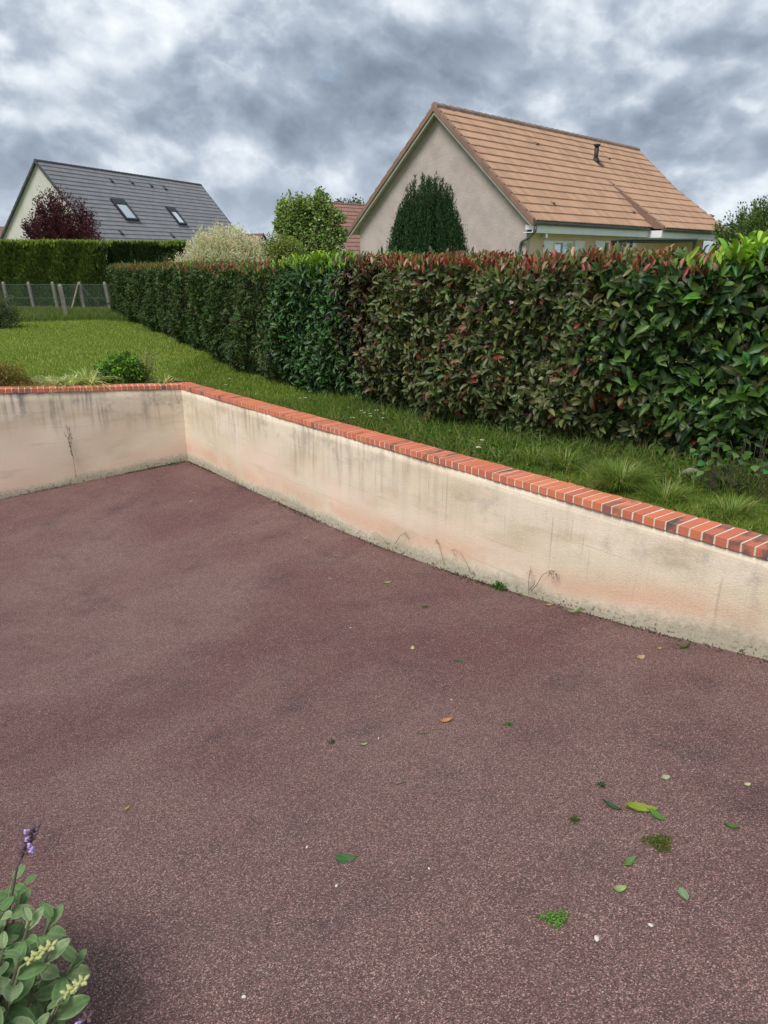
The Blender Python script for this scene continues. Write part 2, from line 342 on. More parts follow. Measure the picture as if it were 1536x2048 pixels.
# ------------------------------------------------------------------ terrain functions (all as drop below the camera)
C0 = np.array([-2.914, 10.02]); dR = np.array([0.5934, -0.8049]); dB = np.array([-0.9107, -0.4131])
nR = np.array([0.8049, 0.5934]); nB = np.array([-0.4131, 0.9107])
AY = [-6, -3, 0, 1.5, 2.5, 3.5, 4.9, 6.3, 8, 10, 14]; AD = [1.35, 1.40, 1.64, 1.86, 2.09, 2.306, 2.50, 2.597, 2.585, 2.55, 2.55]
_yy = np.linspace(-6, 14, 401); _aa = np.interp(_yy, AY, AD); _k = np.hanning(41); _k /= _k.sum()
_aa = np.convolve(np.pad(_aa, 20, mode='edge'), _k, 'valid')
def drive_z(x, y): return CAMZ - (np.interp(y, _yy, _aa) - 0.10 * np.asarray(x))
def cop_drop_R(s): return 1.715 - 0.034 * s
def cop_drop_B(s): return 1.715 - 0.046 * s
FY = [3, 5, 8, 11, 21, 60]; FD = [1.32, 1.36, 1.50, 1.60, 1.585, 1.55]
def lawn_z(x, y):
    p = np.stack([np.asarray(x, float) - C0[0], np.asarray(y, float) - C0[1]], -1)
    a, b = p @ nR, p @ nB
    edge = np.where(a > b, cop_drop_R(np.clip(p @ dR, 0, 14)), cop_drop_B(np.clip(p @ dB, 0, 8))) + 0.05
    wt = np.exp(-np.clip(np.maximum(a, b) - 0.2, 0, None) / 1.3)
    return CAMZ - (wt * edge + (1 - wt) * np.interp(y, FY, FD)) + 0.012 * np.sin(np.asarray(x) * 1.9 + np.asarray(y) * 0.7)
def ground_pt(px, py):
    """where the view ray meets the driveway"""
    d = ray(px, py); t = 0.5
    for _ in range(4000):
        p = Vector((0, 0, CAMZ)) + d * t
        if p.z <= float(drive_z(p.x, p.y)): break
        t += 0.004
    return Vector((p.x, p.y, float(drive_z(p.x, p.y))))

# driveway
gx, gy = np.linspace(-12, 7, 115), np.linspace(-5.5, 10.6, 110)
X, Y = np.meshgrid(gx, gy); Z = drive_z(X, Y)
V = np.stack([X, Y, Z], -1).reshape(-1, 3); nx, ny = len(gx), len(gy)
idx = np.arange(nx * ny).reshape(ny, nx)
F = np.stack([idx[:-1, :-1], idx[:-1, 1:], idx[1:, 1:], idx[1:, :-1]], -1).reshape(-1, 4)
ctr = V[F].mean(1)[:, :2] - C0
F = F[(np.maximum(ctr @ nR, ctr @ nB) < 0.12)]
tag(link('driveway', mesh_from('driveway', V, F, smooth=True), m=M['drive']), kind='structure')
# far ground sheet, a little below everything
tag(link('ground', mesh_from('ground', [(-900, -900, -1.2), (900, -900, -1.2), (900, 900, -1.2), (-900, 900, -1.2)], [(0, 1, 2, 3)]), m=M['lawn']), kind='structure')

# lawn: strips running outward from the back of the walls
dist = [0.17, 0.24, 0.35, 0.5, 0.7, 1.0, 1.4, 1.9, 2.6, 3.5, 4.7, 6.2, 8, 10.5, 14, 20, 32, 60, 120, 260]
base = [(C0 + dB * s, nB) for s in np.linspace(16, 0, 34)]
a0, a1 = math.atan2(nB[1], nB[0]), math.atan2(nR[1], nR[0])
base += [(C0, np.array([math.cos(a), math.sin(a)])) for a in np.linspace(a0, a1, 12)[1:-1]]
base += [(C0 + dR * s, nR) for s in np.linspace(0, 20, 60)]
P = []
for b, nn in base:
    for d in dist: P.append(b + nn * d)
P = np.array(P); V = np.column_stack([P, lawn_z(P[:, 0], P[:, 1])]); k = len(dist); nb = len(base)
idx = np.arange(nb * k).reshape(nb, k)
F = np.stack([idx[:-1, :-1], idx[:-1, 1:], idx[1:, 1:], idx[1:, :-1]], -1).reshape(-1, 4)[:, ::-1]
tag(link('lawn', mesh_from('lawn', V, F, smooth=True), m=M['lawn']), kind='structure')

# ------------------------------------------------------------------ retaining walls
def clip_poly(poly, n, c):
    out = []
    for i in range(len(poly)):
        p, q = poly[i], poly[(i + 1) % len(poly)]; a, b = p @ n - c, q @ n - c
        if a >= 0: out.append(p)
        if (a >= 0) != (b >= 0): out.append(p + (q - p) * (a / (a - b)))
    return out
mit = nR + nB; mit /= np.linalg.norm(mit); mside = np.array([mit[1], -mit[0]])   # + towards the right wing
BR_H, BR_D, PIT, BR_W = 0.056, 0.22, 0.075, 0.0635
def wall(name, d, nrm, cop, smax, side, mat, label):
    root = empty(name, (C0[0], C0[1], CAMZ - 3.0)); tag(root, label, 'wall', 'rendered retaining walls round the driveway')
    ox, oy, oz = root.location
    ss = np.linspace(-0.03, smax, int(smax / 0.08) + 1)
    # rendered body, front face subdivided in height
    rows = 12; V = []; up = []; dn = []
    for s in ss:
        f = C0 + d * s + nrm * 0.014; zb = float(drive_z(*f)); zt = CAMZ - float(cop(s)) - BR_H + 0.002
        for r in range(rows + 1):
            t = r / rows; z = zb - 0.15 + (zt - zb + 0.15) * t
            wv = 0.004 * math.sin(s * 3.1 + z * 5) + 0.003 * math.sin(s * 7.7 - z * 9)
            V.append((f[0] - nrm[0] * wv - ox, f[1] - nrm[1] * wv - oy, z - oz)); up.append((s, z - zb)); dn.append((s, zt - z))
    n1 = rows + 1; idx = np.arange(len(ss) * n1).reshape(-1, n1)
    F = np.stack([idx[:-1, :-1], idx[1:, :-1], idx[1:, 1:], idx[:-1, 1:]], -1).reshape(-1, 4).tolist()
    b0 = len(V)
    for s in ss:   # back face and top
        f = C0 + d * s + nrm * 0.20; zt = CAMZ - float(cop(s)) - BR_H + 0.002
        V.append((f[0] - ox, f[1] - oy, zt - oz)); V.append((f[0] - ox, f[1] - oy, zt - 1.8 - oz)); up += [(s, 1), (s, 0)]; dn += [(s, 0), (s, 1)]
    for i in range(len(ss) - 1):
        t0, t1 = i * n1 + rows, (i + 1) * n1 + rows; a, b = b0 + 2 * i, b0 + 2 * i + 2
        F += [[t0, t1, b, a], [a, b, b + 1, a + 1]]
    if side < 0: F = [f[::-1] for f in F]
    link('rendered_face', mesh_from('rendered_face', V, F, smooth=False, uvs={'up': up, 'down': dn}), root, mat)
    # bricks and mortar bed
    mo = MB(); sh = []
    for kx in range(3):
        j = [random.uniform(-0.0015, 0.0015) for _ in range(4)]
        mb = MB(); mb.hexa([(-BR_W / 2, 0 + j[0], -BR_H), (BR_W / 2, 0 + j[1], -BR_H), (BR_W / 2, BR_D, -BR_H), (-BR_W / 2, BR_D, -BR_H),
                            (-BR_W / 2, 0 + j[0], j[2]), (BR_W / 2, 0 + j[1], j[3]), (BR_W / 2, BR_D, 0), (-BR_W / 2, BR_D, 0)])
        me = mb.mesh('brick'); b = bmesh.new(); b.from_mesh(me); bmesh.ops.bevel(b, geom=b.edges[:], offset=0.0022, segments=1, affect='EDGES'); b.to_mesh(me); b.free()
        me.materials.append(M['brick']); sh.append(me)
    s = -0.26
    while s < smax:
        c = s + PIT / 2; z = CAMZ - float(cop(max(c, 0)))
        q = [C0 + d * (c - BR_W / 2), C0 + d * (c + BR_W / 2), C0 + d * (c + BR_W / 2) + nrm * BR_D, C0 + d * (c - BR_W / 2) + nrm * BR_D]
        if c > 0.05:
            ang = math.atan2(d[1], d[0]); o = link('brick', random.choice(sh), root)
            p = C0 + d * c; sl = (float(cop(c)) - float(cop(c + 1)))
            Xa = Vector((d[0], d[1], sl)).normalized(); Ya = Vector((nrm[0], nrm[1], random.uniform(-0.006, 0.004))).normalized(); Za = Xa.cross(Ya)
            if Za.z < 0:   # mirrored wing: flip X so the frame stays right handed
                Xa = -Xa; Za = Xa.cross(Ya)
            Ya = Za.cross(Xa)
            mtx = Matrix((Xa, Ya, Za)).transposed().to_4x4(); mtx = mtx @ Matrix.Rotation(random.gauss(0, 0.006), 4, 'Z') @ Matrix.Rotation(random.gauss(0, 0.006), 4, 'Y')
            mtx.translation = Vector((p[0] - ox - nrm[0] * random.uniform(0, 0.003), p[1] - oy - nrm[1] * 0.001, z - oz + random.uniform(-0.0012, 0.0018))); o.matrix_local = mtx
        else:
            pc = clip_poly(q, mside * side, BR_W * 0.07 - C0 @ (-mside * side))
            if len(pc) >= 3:
                area = 0.5 * abs(sum(pc[i][0] * pc[(i + 1) % len(pc)][1] - pc[(i + 1) % len(pc)][0] * pc[i][1] for i in range(len(pc))))
                if area > 0.0008:
                    cc = sum(pc) / len(pc); mb = MB().prism([(p[0] - cc[0], p[1] - cc[1], -BR_H) for p in pc], (0, 0, BR_H))
                    o = mb.build('brick', M['brick'], root); o.location = (cc[0] - ox, cc[1] - oy, z - oz)
        s += PIT
    ns = int(smax / 0.3)
    q0 = [C0 + nrm * 0.005 + d * 0.0, C0 + nrm * (BR_D - 0.006)]
    mp = clip_poly([C0 - d * 0.3 + nrm * 0.005, C0 + d * 0.01 + nrm * 0.005, C0 + d * 0.01 + nrm * (BR_D - 0.006), C0 - d * 0.3 + nrm * (BR_D - 0.006)], mside * side, C0 @ (mside * side) + 0.0005)
    zc = CAMZ - float(cop(0))
    mo.prism([(p[0] - ox, p[1] - oy, zc - BR_H + 0.004 - oz) for p in mp], (0, 0, BR_H - 0.009))
    for i in range(ns):
        s0, s1 = smax * i / ns + (0.01 if i == 0 else 0), smax * (i + 1) / ns
        A, B = C0 + d * s0, C0 + d * s1; zA, zB = CAMZ - float(cop(s0)), CAMZ - float(cop(s1))
        def pt(p, o_, z): return (p[0] + nrm[0] * o_ - ox, p[1] + nrm[1] * o_ - oy, z - oz)
        lo, hi, f, bk = -BR_H + 0.003, -0.0034, 0.0028, BR_D - 0.006
        mo.hexa([pt(A, f, zA + lo), pt(B, f, zB + lo), pt(B, bk, zB + lo), pt(A, bk, zA + lo), pt(A, f, zA + hi), pt(B, f, zB + hi), pt(B, bk, zB + hi), pt(A, bk, zA + hi)])
    mo.build('mortar_bed', M['mortar'], root)
    return root
wall_back = wall('retaining_wall', dB, nB, cop_drop_B, 7.0, -1, M['wall_b'], 'grey-stained cream retaining wall across the back of the driveway, capped with brick')
wall_right = wall('retaining_wall', dR, nR, cop_drop_R, 14.0, 1, M['wall_r'], 'long cream retaining wall with orange tide marks along the right of the driveway')

# ------------------------------------------------------------------ foliage machinery
LEAF8_V = np.array([(0, 0, 0), (.30, -.44, .10), (.30, 0, -.03), (.30, .44, .10), (.68, -.42, .05), (.68, 0, -.09), (.68, .42, .05), (1, 0, -.20)])
LEAF8_F = np.array([(0, 1, 2), (0, 2, 3), (1, 4, 5), (1, 5, 2), (2, 5, 6), (2, 6, 3), (4, 7, 5), (5, 7, 6)])
LEAF11_V = np.array([(0, 0, 0), (.18, -.30, .05), (.18, 0, .0), (.18, .30, .05), (.50, -.50, .09), (.50, 0, -.04), (.50, .50, .09), (.80, -.36, .02), (.80, 0, -.12), (.80, .36, .02), (1, 0, -.22)])
LEAF11_F = np.array([(0, 1, 2), (0, 2, 3), (1, 4, 5), (1, 5, 2), (2, 5, 6), (2, 6, 3), (4, 7, 8), (4, 8, 5), (5, 8, 9), (5, 9, 6), (7, 10, 8), (8, 10, 9)])
LEAF4_V = np.array([(0, 0, 0), (.5, -.5, .06), (1, 0, -.1), (.5, .5, .06)])
LEAF4_F = np.array([(0, 1, 2), (0, 2, 3)])
BLADE_V = np.array([(0, -.5, 0), (0, .5, 0), (.55, -.4, .05), (.55, .4, .05), (1, 0, -.12)])
BLADE_F = np.array([(0, 1, 3), (0, 3, 2), (2, 3, 4)])
def frames(A, N):
    A = A / np.linalg.norm(A, axis=1, keepdims=True); N = N - (N * A).sum(1, keepdims=True) * A
    N = N / (np.linalg.norm(N, axis=1, keepdims=True) + 1e-9); return A, np.cross(N, A), N
def leaves_mesh(name, P, A, N, Ln, Wd, C, tmpl='8', rel=None):
    """one mesh of many leaves: positions, pointing direction, face normal, length, width, colour"""
    TV, TF = {'8': (LEAF8_V, LEAF8_F), '11': (LEAF11_V, LEAF11_F), '4': (LEAF4_V, LEAF4_F), 'b': (BLADE_V, BLADE_F)}[tmpl]
    P = np.asarray(P, float); n = len(P)
    A, B, Nn = frames(np.asarray(A, float), np.asarray(N, float))
    Ln = np.broadcast_to(np.asarray(Ln, float), (n,)); Wd = np.broadcast_to(np.asarray(Wd, float), (n,))
    V = P[:, None, :] + TV[None, :, 0:1] * Ln[:, None, None] * A[:, None, :] + TV[None, :, 1:2] * Wd[:, None, None] * B[:, None, :] + TV[None, :, 2:3] * Ln[:, None, None] * Nn[:, None, :]
    if rel is not None: V = V - np.asarray(rel)
    k = len(TV); F = (TF[None] + (np.arange(n) * k)[:, None, None]).reshape(-1, 3)
    return mesh_from(name, V.reshape(-1, 3), F, col=np.repeat(C, k, axis=0))
def rnd_dir(n): v = rng.normal(size=(n, 3)); return v / np.linalg.norm(v, axis=1, keepdims=True)
def pick(cols, n, jit=0.18, p=None):
    c = np.array(cols)[rng.choice(len(cols), n, p=p)]; return np.clip(c * (1 + rng.normal(0, jit, (n, 1))) * (1 + rng.normal(0, jit * 0.4, (n, 3))), 0.004, 0.9)
def single_leaf_mats(): return M['leaf']
LEAFVAR = {}
def leaf_part(parent, P, A, N, L, W, c, off):
    """a leaf of its own, sharing one of a few meshes"""
    key = tuple(int(round(max(x, 0.004) ** 0.5 * 9)) for x in c)
    if key not in LEAFVAR:
        col = np.array([[(k / 9.0) ** 2 for k in key]]).clip(0.004, 1)
        LEAFVAR[key] = leaves_mesh('leaf', [(0, 0, 0)], [(1, 0, 0)], [(0, 0, 1)], 1.0, 1.0, col, '11'); LEAFVAR[key].materials.append(M['leaf'])
    o = link('leaf', LEAFVAR[key], parent)
    a = Vector(A).normalized(); n = Vector(N); n = (n - a * n.dot(a)).normalized(); b = n.cross(a)
    o.matrix_local = Matrix.Translation(Vector(P) - Vector(off)) @ Matrix((a, b, n)).transposed().to_4x4() @ Matrix.Diagonal((L, W, L, 1))

# ------------------------------------------------------------------ the long hedge
HP = np.array([(-7.7, 20.6), (-2.14, 10.5), (-0.39, 8.0), (0.9, 6.1), (2.55, 4.7), (4.2, 3.5), (6.2, 2.3)])
HTOP = np.array([2.74, 2.84, 2.93, 2.935, 2.985, 3.08, 3.10])
HS = np.concatenate([[0], np.cumsum(np.linalg.norm(np.diff(HP, axis=0), axis=1))])
def hpos(s): return np.stack([np.interp(s, HS, HP[:, 0]), np.interp(s, HS, HP[:, 1])], -1)
def hnorm(s):
    t = hpos(np.asarray(s) + 0.5) - hpos(np.asarray(s) - 0.5); t /= np.linalg.norm(t, axis=-1, keepdims=True)
    return np.stack([t[..., 1], -t[..., 0]], -1)      # towards the driveway
def bulge(s, z, k=1.0): return k * (0.05 * np.sin(s * 2.3 + z * 1.7) + 0.055 * np.sin(s * 5.1 - z * 4.0 + 1) + 0.045 * np.sin(s * 11 + z * 9) * np.sin(z * 13 - s * 7) + 0.03 * np.sin(s * 23 - z * 19))
def hedge_shrub(name, label, cat, s0, s1, n_face, n_top, L, W, cols, pc, topcols, ptop, parts=300, thick=1.0, soft0=0.15, soft1=0.15, mid=None, zlo=0.0, tmpl='11', mask=None, top_s=None, lm='leaf', foot=0.0, top_len=1.0, end_face=False, grp='shrubs making up the long hedge'):
    mids = float((s0 + s1) / 2); mp = hpos(mids) - hnorm(mids) * thick / 2
    root = empty(name, (mp[0], mp[1], float(lawn_z(mp[0], mp[1])))); tag(root, label, cat, grp)
    # face leaves
    def S_(n): return rng.uniform(s0 - soft0, s1 + soft1, n)
    s = S_(n_face); h = rng.uniform(foot, 1, n_face) ** 0.93
    zt = np.interp(s, HS, HTOP); P2 = hpos(s); nn = hnorm(s); zb = lawn_z(P2[:, 0], P2[:, 1]) + 0.02
    z = zb + (zt - zb) * h; dep = rng.exponential(0.07, n_face).clip(0, 0.45)
    dep = dep + np.where(h < 0.22, (0.22 - h) * 0.9, 0) + np.where(h > 0.93, (h - 0.93) * 1.5, 0)
    off = bulge(s, z) - dep
    P = np.column_stack([P2 + nn * off[:, None], z])
    out = np.column_stack([nn, np.zeros(n_face)])
    A = out * rng.uniform(0.0, 0.8, (n_face, 1)) + rnd_dir(n_face) * 1.1 + np.array([0, 0, 1.0]) * rng.uniform(-0.6, 0.6, (n_face, 1))
    N = out * 1.15 + rnd_dir(n_face) * 0.6 + np.array([0, 0, 0.75])
    C = pick(cols, n_face, 0.22, pc); Ls = L * (0.45 + 0.85 * rng.beta(2.2, 1.8, n_face)); Ws = W * rng.uniform(0.75, 1.2, n_face)
    # top
    st = S_(n_top) if top_s is None else rng.uniform(top_s, s1, n_top); dt = rng.uniform(-0.02, thick, n_top) ** 1.0; P2 = hpos(st); nn2 = hnorm(st); zt = np.interp(st, HS, HTOP)
    tz = zt + rng.normal(-0.03, 0.035, n_top) + 0.03 * np.sin(st * 4.0)
    PT = np.column_stack([P2 - nn2 * (dt - bulge(st, zt))[:, None], tz])
    AT = rnd_dir(n_top) * 0.7 + np.array([0, 0, 1.25]); NT_ = rnd_dir(n_top) * 0.8 + np.column_stack([nn2, np.full(n_top, 0.3)])
    CT = pick(topcols, n_top, 0.18, ptop); LT = L * top_len * rng.uniform(0.6, 1.1, n_top); WT = W * top_len * 0.8 * rng.uniform(0.75, 1.1, n_top)
    # back face so that the hedge is whole
    nbk = n_face // 4; sb = S_(nbk); hb_ = rng.uniform(0, 1, nbk); P2 = hpos(sb); nb_ = hnorm(sb); zb = lawn_z(P2[:, 0], P2[:, 1])
    PB = np.column_stack([P2 - nb_ * (thick - rng.exponential(0.05, nbk))[:, None], zb + (np.interp(sb, HS, HTOP) - zb) * hb_])
    AB = rnd_dir(nbk) + np.column_stack([-nb_, np.zeros(nbk)]); NB = np.column_stack([-nb_, np.full(nbk, .6)]) + rnd_dir(nbk) * .4
    CB = pick(cols, nbk, 0.2, pc)
    gapf = np.sin(s * 9.1 + z * 5.3) * np.sin(z * 11.7 - s * 4.1) + 0.6 * np.sin(s * 21 + z * 17)
    kk_ = ~((gapf > 0.72) & (dep < 0.16) & (rng.uniform(0, 1, n_face) < 0.9))
    if True:
        k = kk_ if mask is None else (mask(s, h) & kk_); P, A, N, C, Ls, Ws, dep = P[k], A[k], N[k], C[k], Ls[k], Ws[k], dep[k]
    P_, A_, N_, C_, L_, W_ = (np.concatenate(t) for t in ((P, PT, PB), (A, AT, AB), (N, NT_, NB), (C, CT, CB), (Ls, LT, np.full(nbk, L * 1.2)), (Ws, WT, np.full(nbk, W * 1.2))))
    rel = np.array(root.location)
    if parts:
        dcam = np.linalg.norm(P_ - np.array([0, 0, CAMZ]), axis=1); score = L_ / dcam - np.concatenate([dep, np.full(len(PT), 0.02), np.full(nbk, 9)]) * 0.25
        score = score + rng.normal(0, 0.002, len(score))
        px_ok = P_[:, 0] / P_[:, 1] < 0.60; score = np.where(px_ok, score, -9)
        top = np.argsort(-score)[:parts]
        for i in top: leaf_part(root, P_[i], A_[i], N_[i], L_[i], W_[i], C_[i], rel)
        keep = np.ones(len(P_), bool); keep[top] = False
        P_, A_, N_, C_, L_, W_ = (t[keep] for t in (P_, A_, N_, C_, L_, W_))
    tag(link('foliage', leaves_mesh('foliage', P_, A_, N_, L_, W_, C_, tmpl, rel), root, M[lm]), kind='stuff')
    # woody frame inside
    br = MB(); nst = max(3, int((s1 - s0) / 0.45))
    for i in range(nst):
        sc = s0 + (i + 0.5) * (s1 - s0) / nst; b = hpos(sc) - hnorm(sc) * (thick * 0.5 + random.uniform(-.15, .15)); zg = float(lawn_z(b[0], b[1]))
        for j in range(7):
            a = random.uniform(0, 6.28); r_ = random.uniform(0.1, 0.42); hh = random.uniform(0.55, 0.95) * (float(np.interp(sc, HS, HTOP)) - zg)
            p0 = Vector((b[0], b[1], zg - 0.03)) - Vector(rel); p2 = p0 + Vector((math.cos(a) * r_, math.sin(a) * r_, hh)); p1 = p0.lerp(p2, 0.5) + Vector((random.uniform(-.08, .08), random.uniform(-.08, .08), 0))
            br.tube([p0, p1, p2], [0.016, 0.011, 0.004], 5, False)
            for q in range(3):
                t0 = p1.lerp(p2, random.random()); br.tube([t0, t0 + Vector((random.uniform(-.25, .25), random.uniform(-.25, .25), random.uniform(0, .3)))], [0.006, 0.002], 4, False)
    tag(br.build('branches', M['twig'], root), kind='stuff')
    return root
DG, OL = (0.024, 0.062, 0.020), (0.058, 0.072, 0.024)
far_cols = [(0.030, 0.066, 0.020), (0.048, 0.098, 0.028), (0.066, 0.082, 0.026), (0.095, 0.125, 0.040)]
# s values: 0 far end; 11.5 second point; 14.6 third; 16.9 fourth; 19.0 fifth
hedge_shrub('mixed_hedge', 'dark green far stretch of the long hedge with patchy red tips', 'hedge', 0.0, 12.9, 30000, 9000, 0.085, 0.036, far_cols, [.32, .32, .2, .16],
            [(0.10, 0.19, 0.05), (0.33, 0.12, 0.075), (0.24, 0.13, 0.07), (0.16, 0.30, 0.05), (0.06, 0.10, 0.04)], [.25, .23, .17, .13, .22], parts=0, tmpl='8', lm='leaf_soft')
hedge_shrub('laurel_shrub', 'deep green laurel stretch with a yellow-green tuft on top, left of the purple patch', 'hedge', 12.9, 14.55, 6500, 1500, 0.10, 0.040,
            [(0.030, 0.080, 0.022), (0.045, 0.115, 0.030), (0.065, 0.15, 0.036)], [.4, .4, .2], [(0.22, 0.36, 0.035), (0.11, 0.22, 0.04), (0.05, 0.10, 0.03)], [.45, .3, .25])
hedge_shrub('purple_shrub', 'narrow patch of dull purple-brown leaves in the hedge between green laurel and olive photinia', 'shrub', 14.35, 15.0, 2200, 350, 0.085, 0.035,
            [(0.060, 0.022, 0.022), (0.085, 0.035, 0.030), (0.11, 0.060, 0.050), (0.045, 0.05, 0.02)], [.35, .3, .2, .15], [(0.10, 0.12, 0.06), (0.10, 0.15, 0.04), (0.14, 0.10, 0.07)], [.4, .35, .25], parts=120, soft0=0.05, soft1=0.1,
            mask=lambda s, h: np.abs(h - 0.62) < 0.40)
hedge_shrub('photinia_shrub', 'broad olive-green photinia stretch of the hedge with coppery red new shoots along its top', 'hedge', 14.75, 18.45, 12500, 3600, 0.090, 0.039,
            [(0.075, 0.100, 0.026), (0.105, 0.130, 0.036), (0.050, 0.078, 0.024), (0.150, 0.165, 0.055), (0.13, 0.060, 0.030), (0.22, 0.035, 0.03)], [.30, .27, .19, .15, .07, .02],
            [(0.27, 0.055, 0.038), (0.34, 0.11, 0.06), (0.17, 0.13, 0.045), (0.11, 0.15, 0.04), (0.42, 0.30, 0.19)], [.20, .16, .24, .30, .10], soft1=0.3,
            mask=lambda s, h: s + 0.8 * h < 18.6 + 0.2 * np.sin(h * 9))
hedge_shrub('cherry_laurel_shrub', 'nearest laurel of the hedge with large glossy leaves and bright lime green shoots on top', 'hedge', 17.4, 22.4, 11500, 2600, 0.118, 0.050,
            [(0.034, 0.078, 0.017), (0.048, 0.104, 0.020), (0.072, 0.145, 0.026), (0.13, 0.24, 0.04), (0.024, 0.052, 0.016)], [.30, .28, .20, .07, .15],
            [(0.25, 0.42, 0.035), (0.33, 0.50, 0.06), (0.15, 0.31, 0.04), (0.07, 0.16, 0.03)], [.33, .22, .27, .18], soft0=0.3, top_s=18.45, top_len=1.05, mask=lambda s, h: s + 0.8 * h > 18.35 + 0.2 * np.sin(h * 9))
# lift the laurel's lower and top photinia overlap: extra upright lime shoots
def shoots(parent, s_lo, s_hi, n, cols, L, per=7, hgt=0.10):
    P, A, N, Cc, Ls = [], [], [], [], []
    for i in range(n):
        s = random.uniform(s_lo, s_hi); b = hpos(s) - hnorm(s) * random.uniform(0, 0.55); z = float(np.interp(s, HS, HTOP)) + random.uniform(-0.03, 0.03)
        tip = np.array([random.gauss(0, .03), random.gauss(0, .03), hgt * random.uniform(.5, 1.2)]); col = pick(cols, 1, 0.12)[0]
        for j in range(per):
            t = j / per; a = j * 2.4 + i; el = 0.4 + 1.1 * t
            P.append([b[0] + tip[0] * t, b[1] + tip[1] * t, z + tip[2] * t]); A.append([math.cos(a), math.sin(a), el * 1.3]); N.append([-math.cos(a) * .8, -math.sin(a) * .8, 1]); Cc.append(col); Ls.append(L * random.uniform(.7, 1.1))
    P = np.array(P); Ls = np.array(Ls)
    tag(link('new_shoots', leaves_mesh('new_shoots', P, A, N, Ls, Ls * 0.36, np.array(Cc), '11', np.array(parent.location)), parent, M['leaf']), kind='stuff')
ob = {o.name: o for o in bpy.data.objects}
shoots(ob['cherry_laurel_shrub'], 18.75, 22, 150, [(0.27, 0.45, 0.04), (0.34, 0.52, 0.07), (0.20, 0.38, 0.04)], 0.13, 8, 0.11)
shoots(ob['photinia_shrub'], 14.8, 18.5, 135, [(0.30, 0.06, 0.04), (0.38, 0.13, 0.075), (0.22, 0.16, 0.05), (0.24, 0.045, 0.035), (0.17, 0.20, 0.05)], 0.070, 6, 0.045)
shoots(ob['laurel_shrub'], 13.0, 13.9, 34, [(0.27, 0.43, 0.04), (0.20, 0.36, 0.04)], 0.11, 7, 0.09)
shoots(ob['mixed_hedge'], 5.5, 12.8, 110, [(0.38, 0.12, 0.09), (0.30, 0.14, 0.08), (0.24, 0.30, 0.06)], 0.08, 6, 0.05)

# ------------------------------------------------------------------ grass
def in_lawn(x, y):
    p = np.stack([x - C0[0], y - C0[1]], -1); d = np.maximum(p @ nR, p @ nB)
    hx = np.interp(y, HP[::-1, 1], HP[::-1, 0])
    return (d > 0.235) & (x < hx + 0.45)
def grass(name, N, xr, yr, L, W, cols, pc, cond=None, lean=0.5, yexp=1.0, kind_root=None):
    x = rng.uniform(*xr, N); y = yr[0] + (yr[1] - yr[0]) * rng.uniform(0, 1, N) ** yexp
    k = in_lawn(x, y)
    if cond is not None: k &= cond(x, y)
    x, y = x[k], y[k]; n = len(x)
    P = np.column_stack([x, y, lawn_z(x, y) - 0.004]); A = rnd_dir(n) * lean + np.array([0, 0, 1.0]); Nn = rnd_dir(n)
    Ls = L * rng.uniform(0.5, 1.3, n); C = pick(cols, n, 0.2, pc)
    o = link(name, leaves_mesh(name, P, A, Nn, Ls, W * rng.uniform(.7, 1.2, n), C, 'b'), m=M['grass']); tag(o, kind='stuff'); return o
G1 = [(0.150, 0.240, 0.028), (0.210, 0.300, 0.038), (0.100, 0.170, 0.024), (0.36, 0.38, 0.11)]
g = grass('lawn_grass', 260000, (-4, 4.0), (3.2, 13), 0.050, 0.0045, G1, [.35, .3, .25, .1], lambda x, y: (x > -3.4) & (x > -3.2 - 0 * y)); tag(g, 'short mown green grass of the lawn strip beside the right wall and hedge', 'grass')
g = grass('lawn_grass', 240000, (-12, 0), (9, 22.5), 0.050, 0.008, [(0.24, 0.32, 0.045), (0.34, 0.41, 0.075), (0.16, 0.24, 0.035), (0.48, 0.48, 0.18)], [.35, .3, .2, .15], lambda x, y: x < y * -0.10); tag(g, 'sunlit short green grass of the open lawn behind the back wall', 'grass')
def coping_edge(x, y):
    p = np.stack([x - C0[0], y - C0[1]], -1); d = np.maximum(p @ nR, p @ nB); return (d < 0.36) & (np.sin(x * 6.1) + np.sin(x * 14.3 + y * 3) > -0.6)
g = grass('edge_grass', 420000, (-8, 4.5), (3.0, 11.0), 0.085, 0.005, [(0.16, 0.23, 0.035), (0.26, 0.30, 0.07), (0.34, 0.31, 0.13), (0.09, 0.15, 0.025)], [.4, .25, .15, .2], coping_edge, lean=1.4); tag(g, 'ragged uncut grass edge hanging over the back of the brick coping', 'grass')
def near_hedge(x, y):
    hx = np.interp(y, HP[::-1, 1], HP[::-1, 0]); return (hx - x < 0.9) & (hx - x > -0.45)
g = grass('rough_grass', 60000, (-1.5, 4), (3.0, 8.5), 0.15, 0.005, [(0.12, 0.20, 0.032), (0.17, 0.25, 0.045), (0.30, 0.29, 0.11)], [.45, .4, .15], lambda x, y: near_hedge(x, y), lean=0.9); tag(g, 'rough unmown grass at the foot of the near hedge', 'grass')
g = grass('rough_grass', 30000, (-12.5, -6), (18.5, 22.3), 0.20, 0.010, [(0.10, 0.17, 0.028), (0.16, 0.22, 0.05), (0.24, 0.25, 0.10)], [.4, .4, .2], lambda x, y: y > 19.0 + 0.4 * np.sin(x * 2.2), lean=0.5); tag(g, 'rough unmown grass along the wire fence', 'grass')
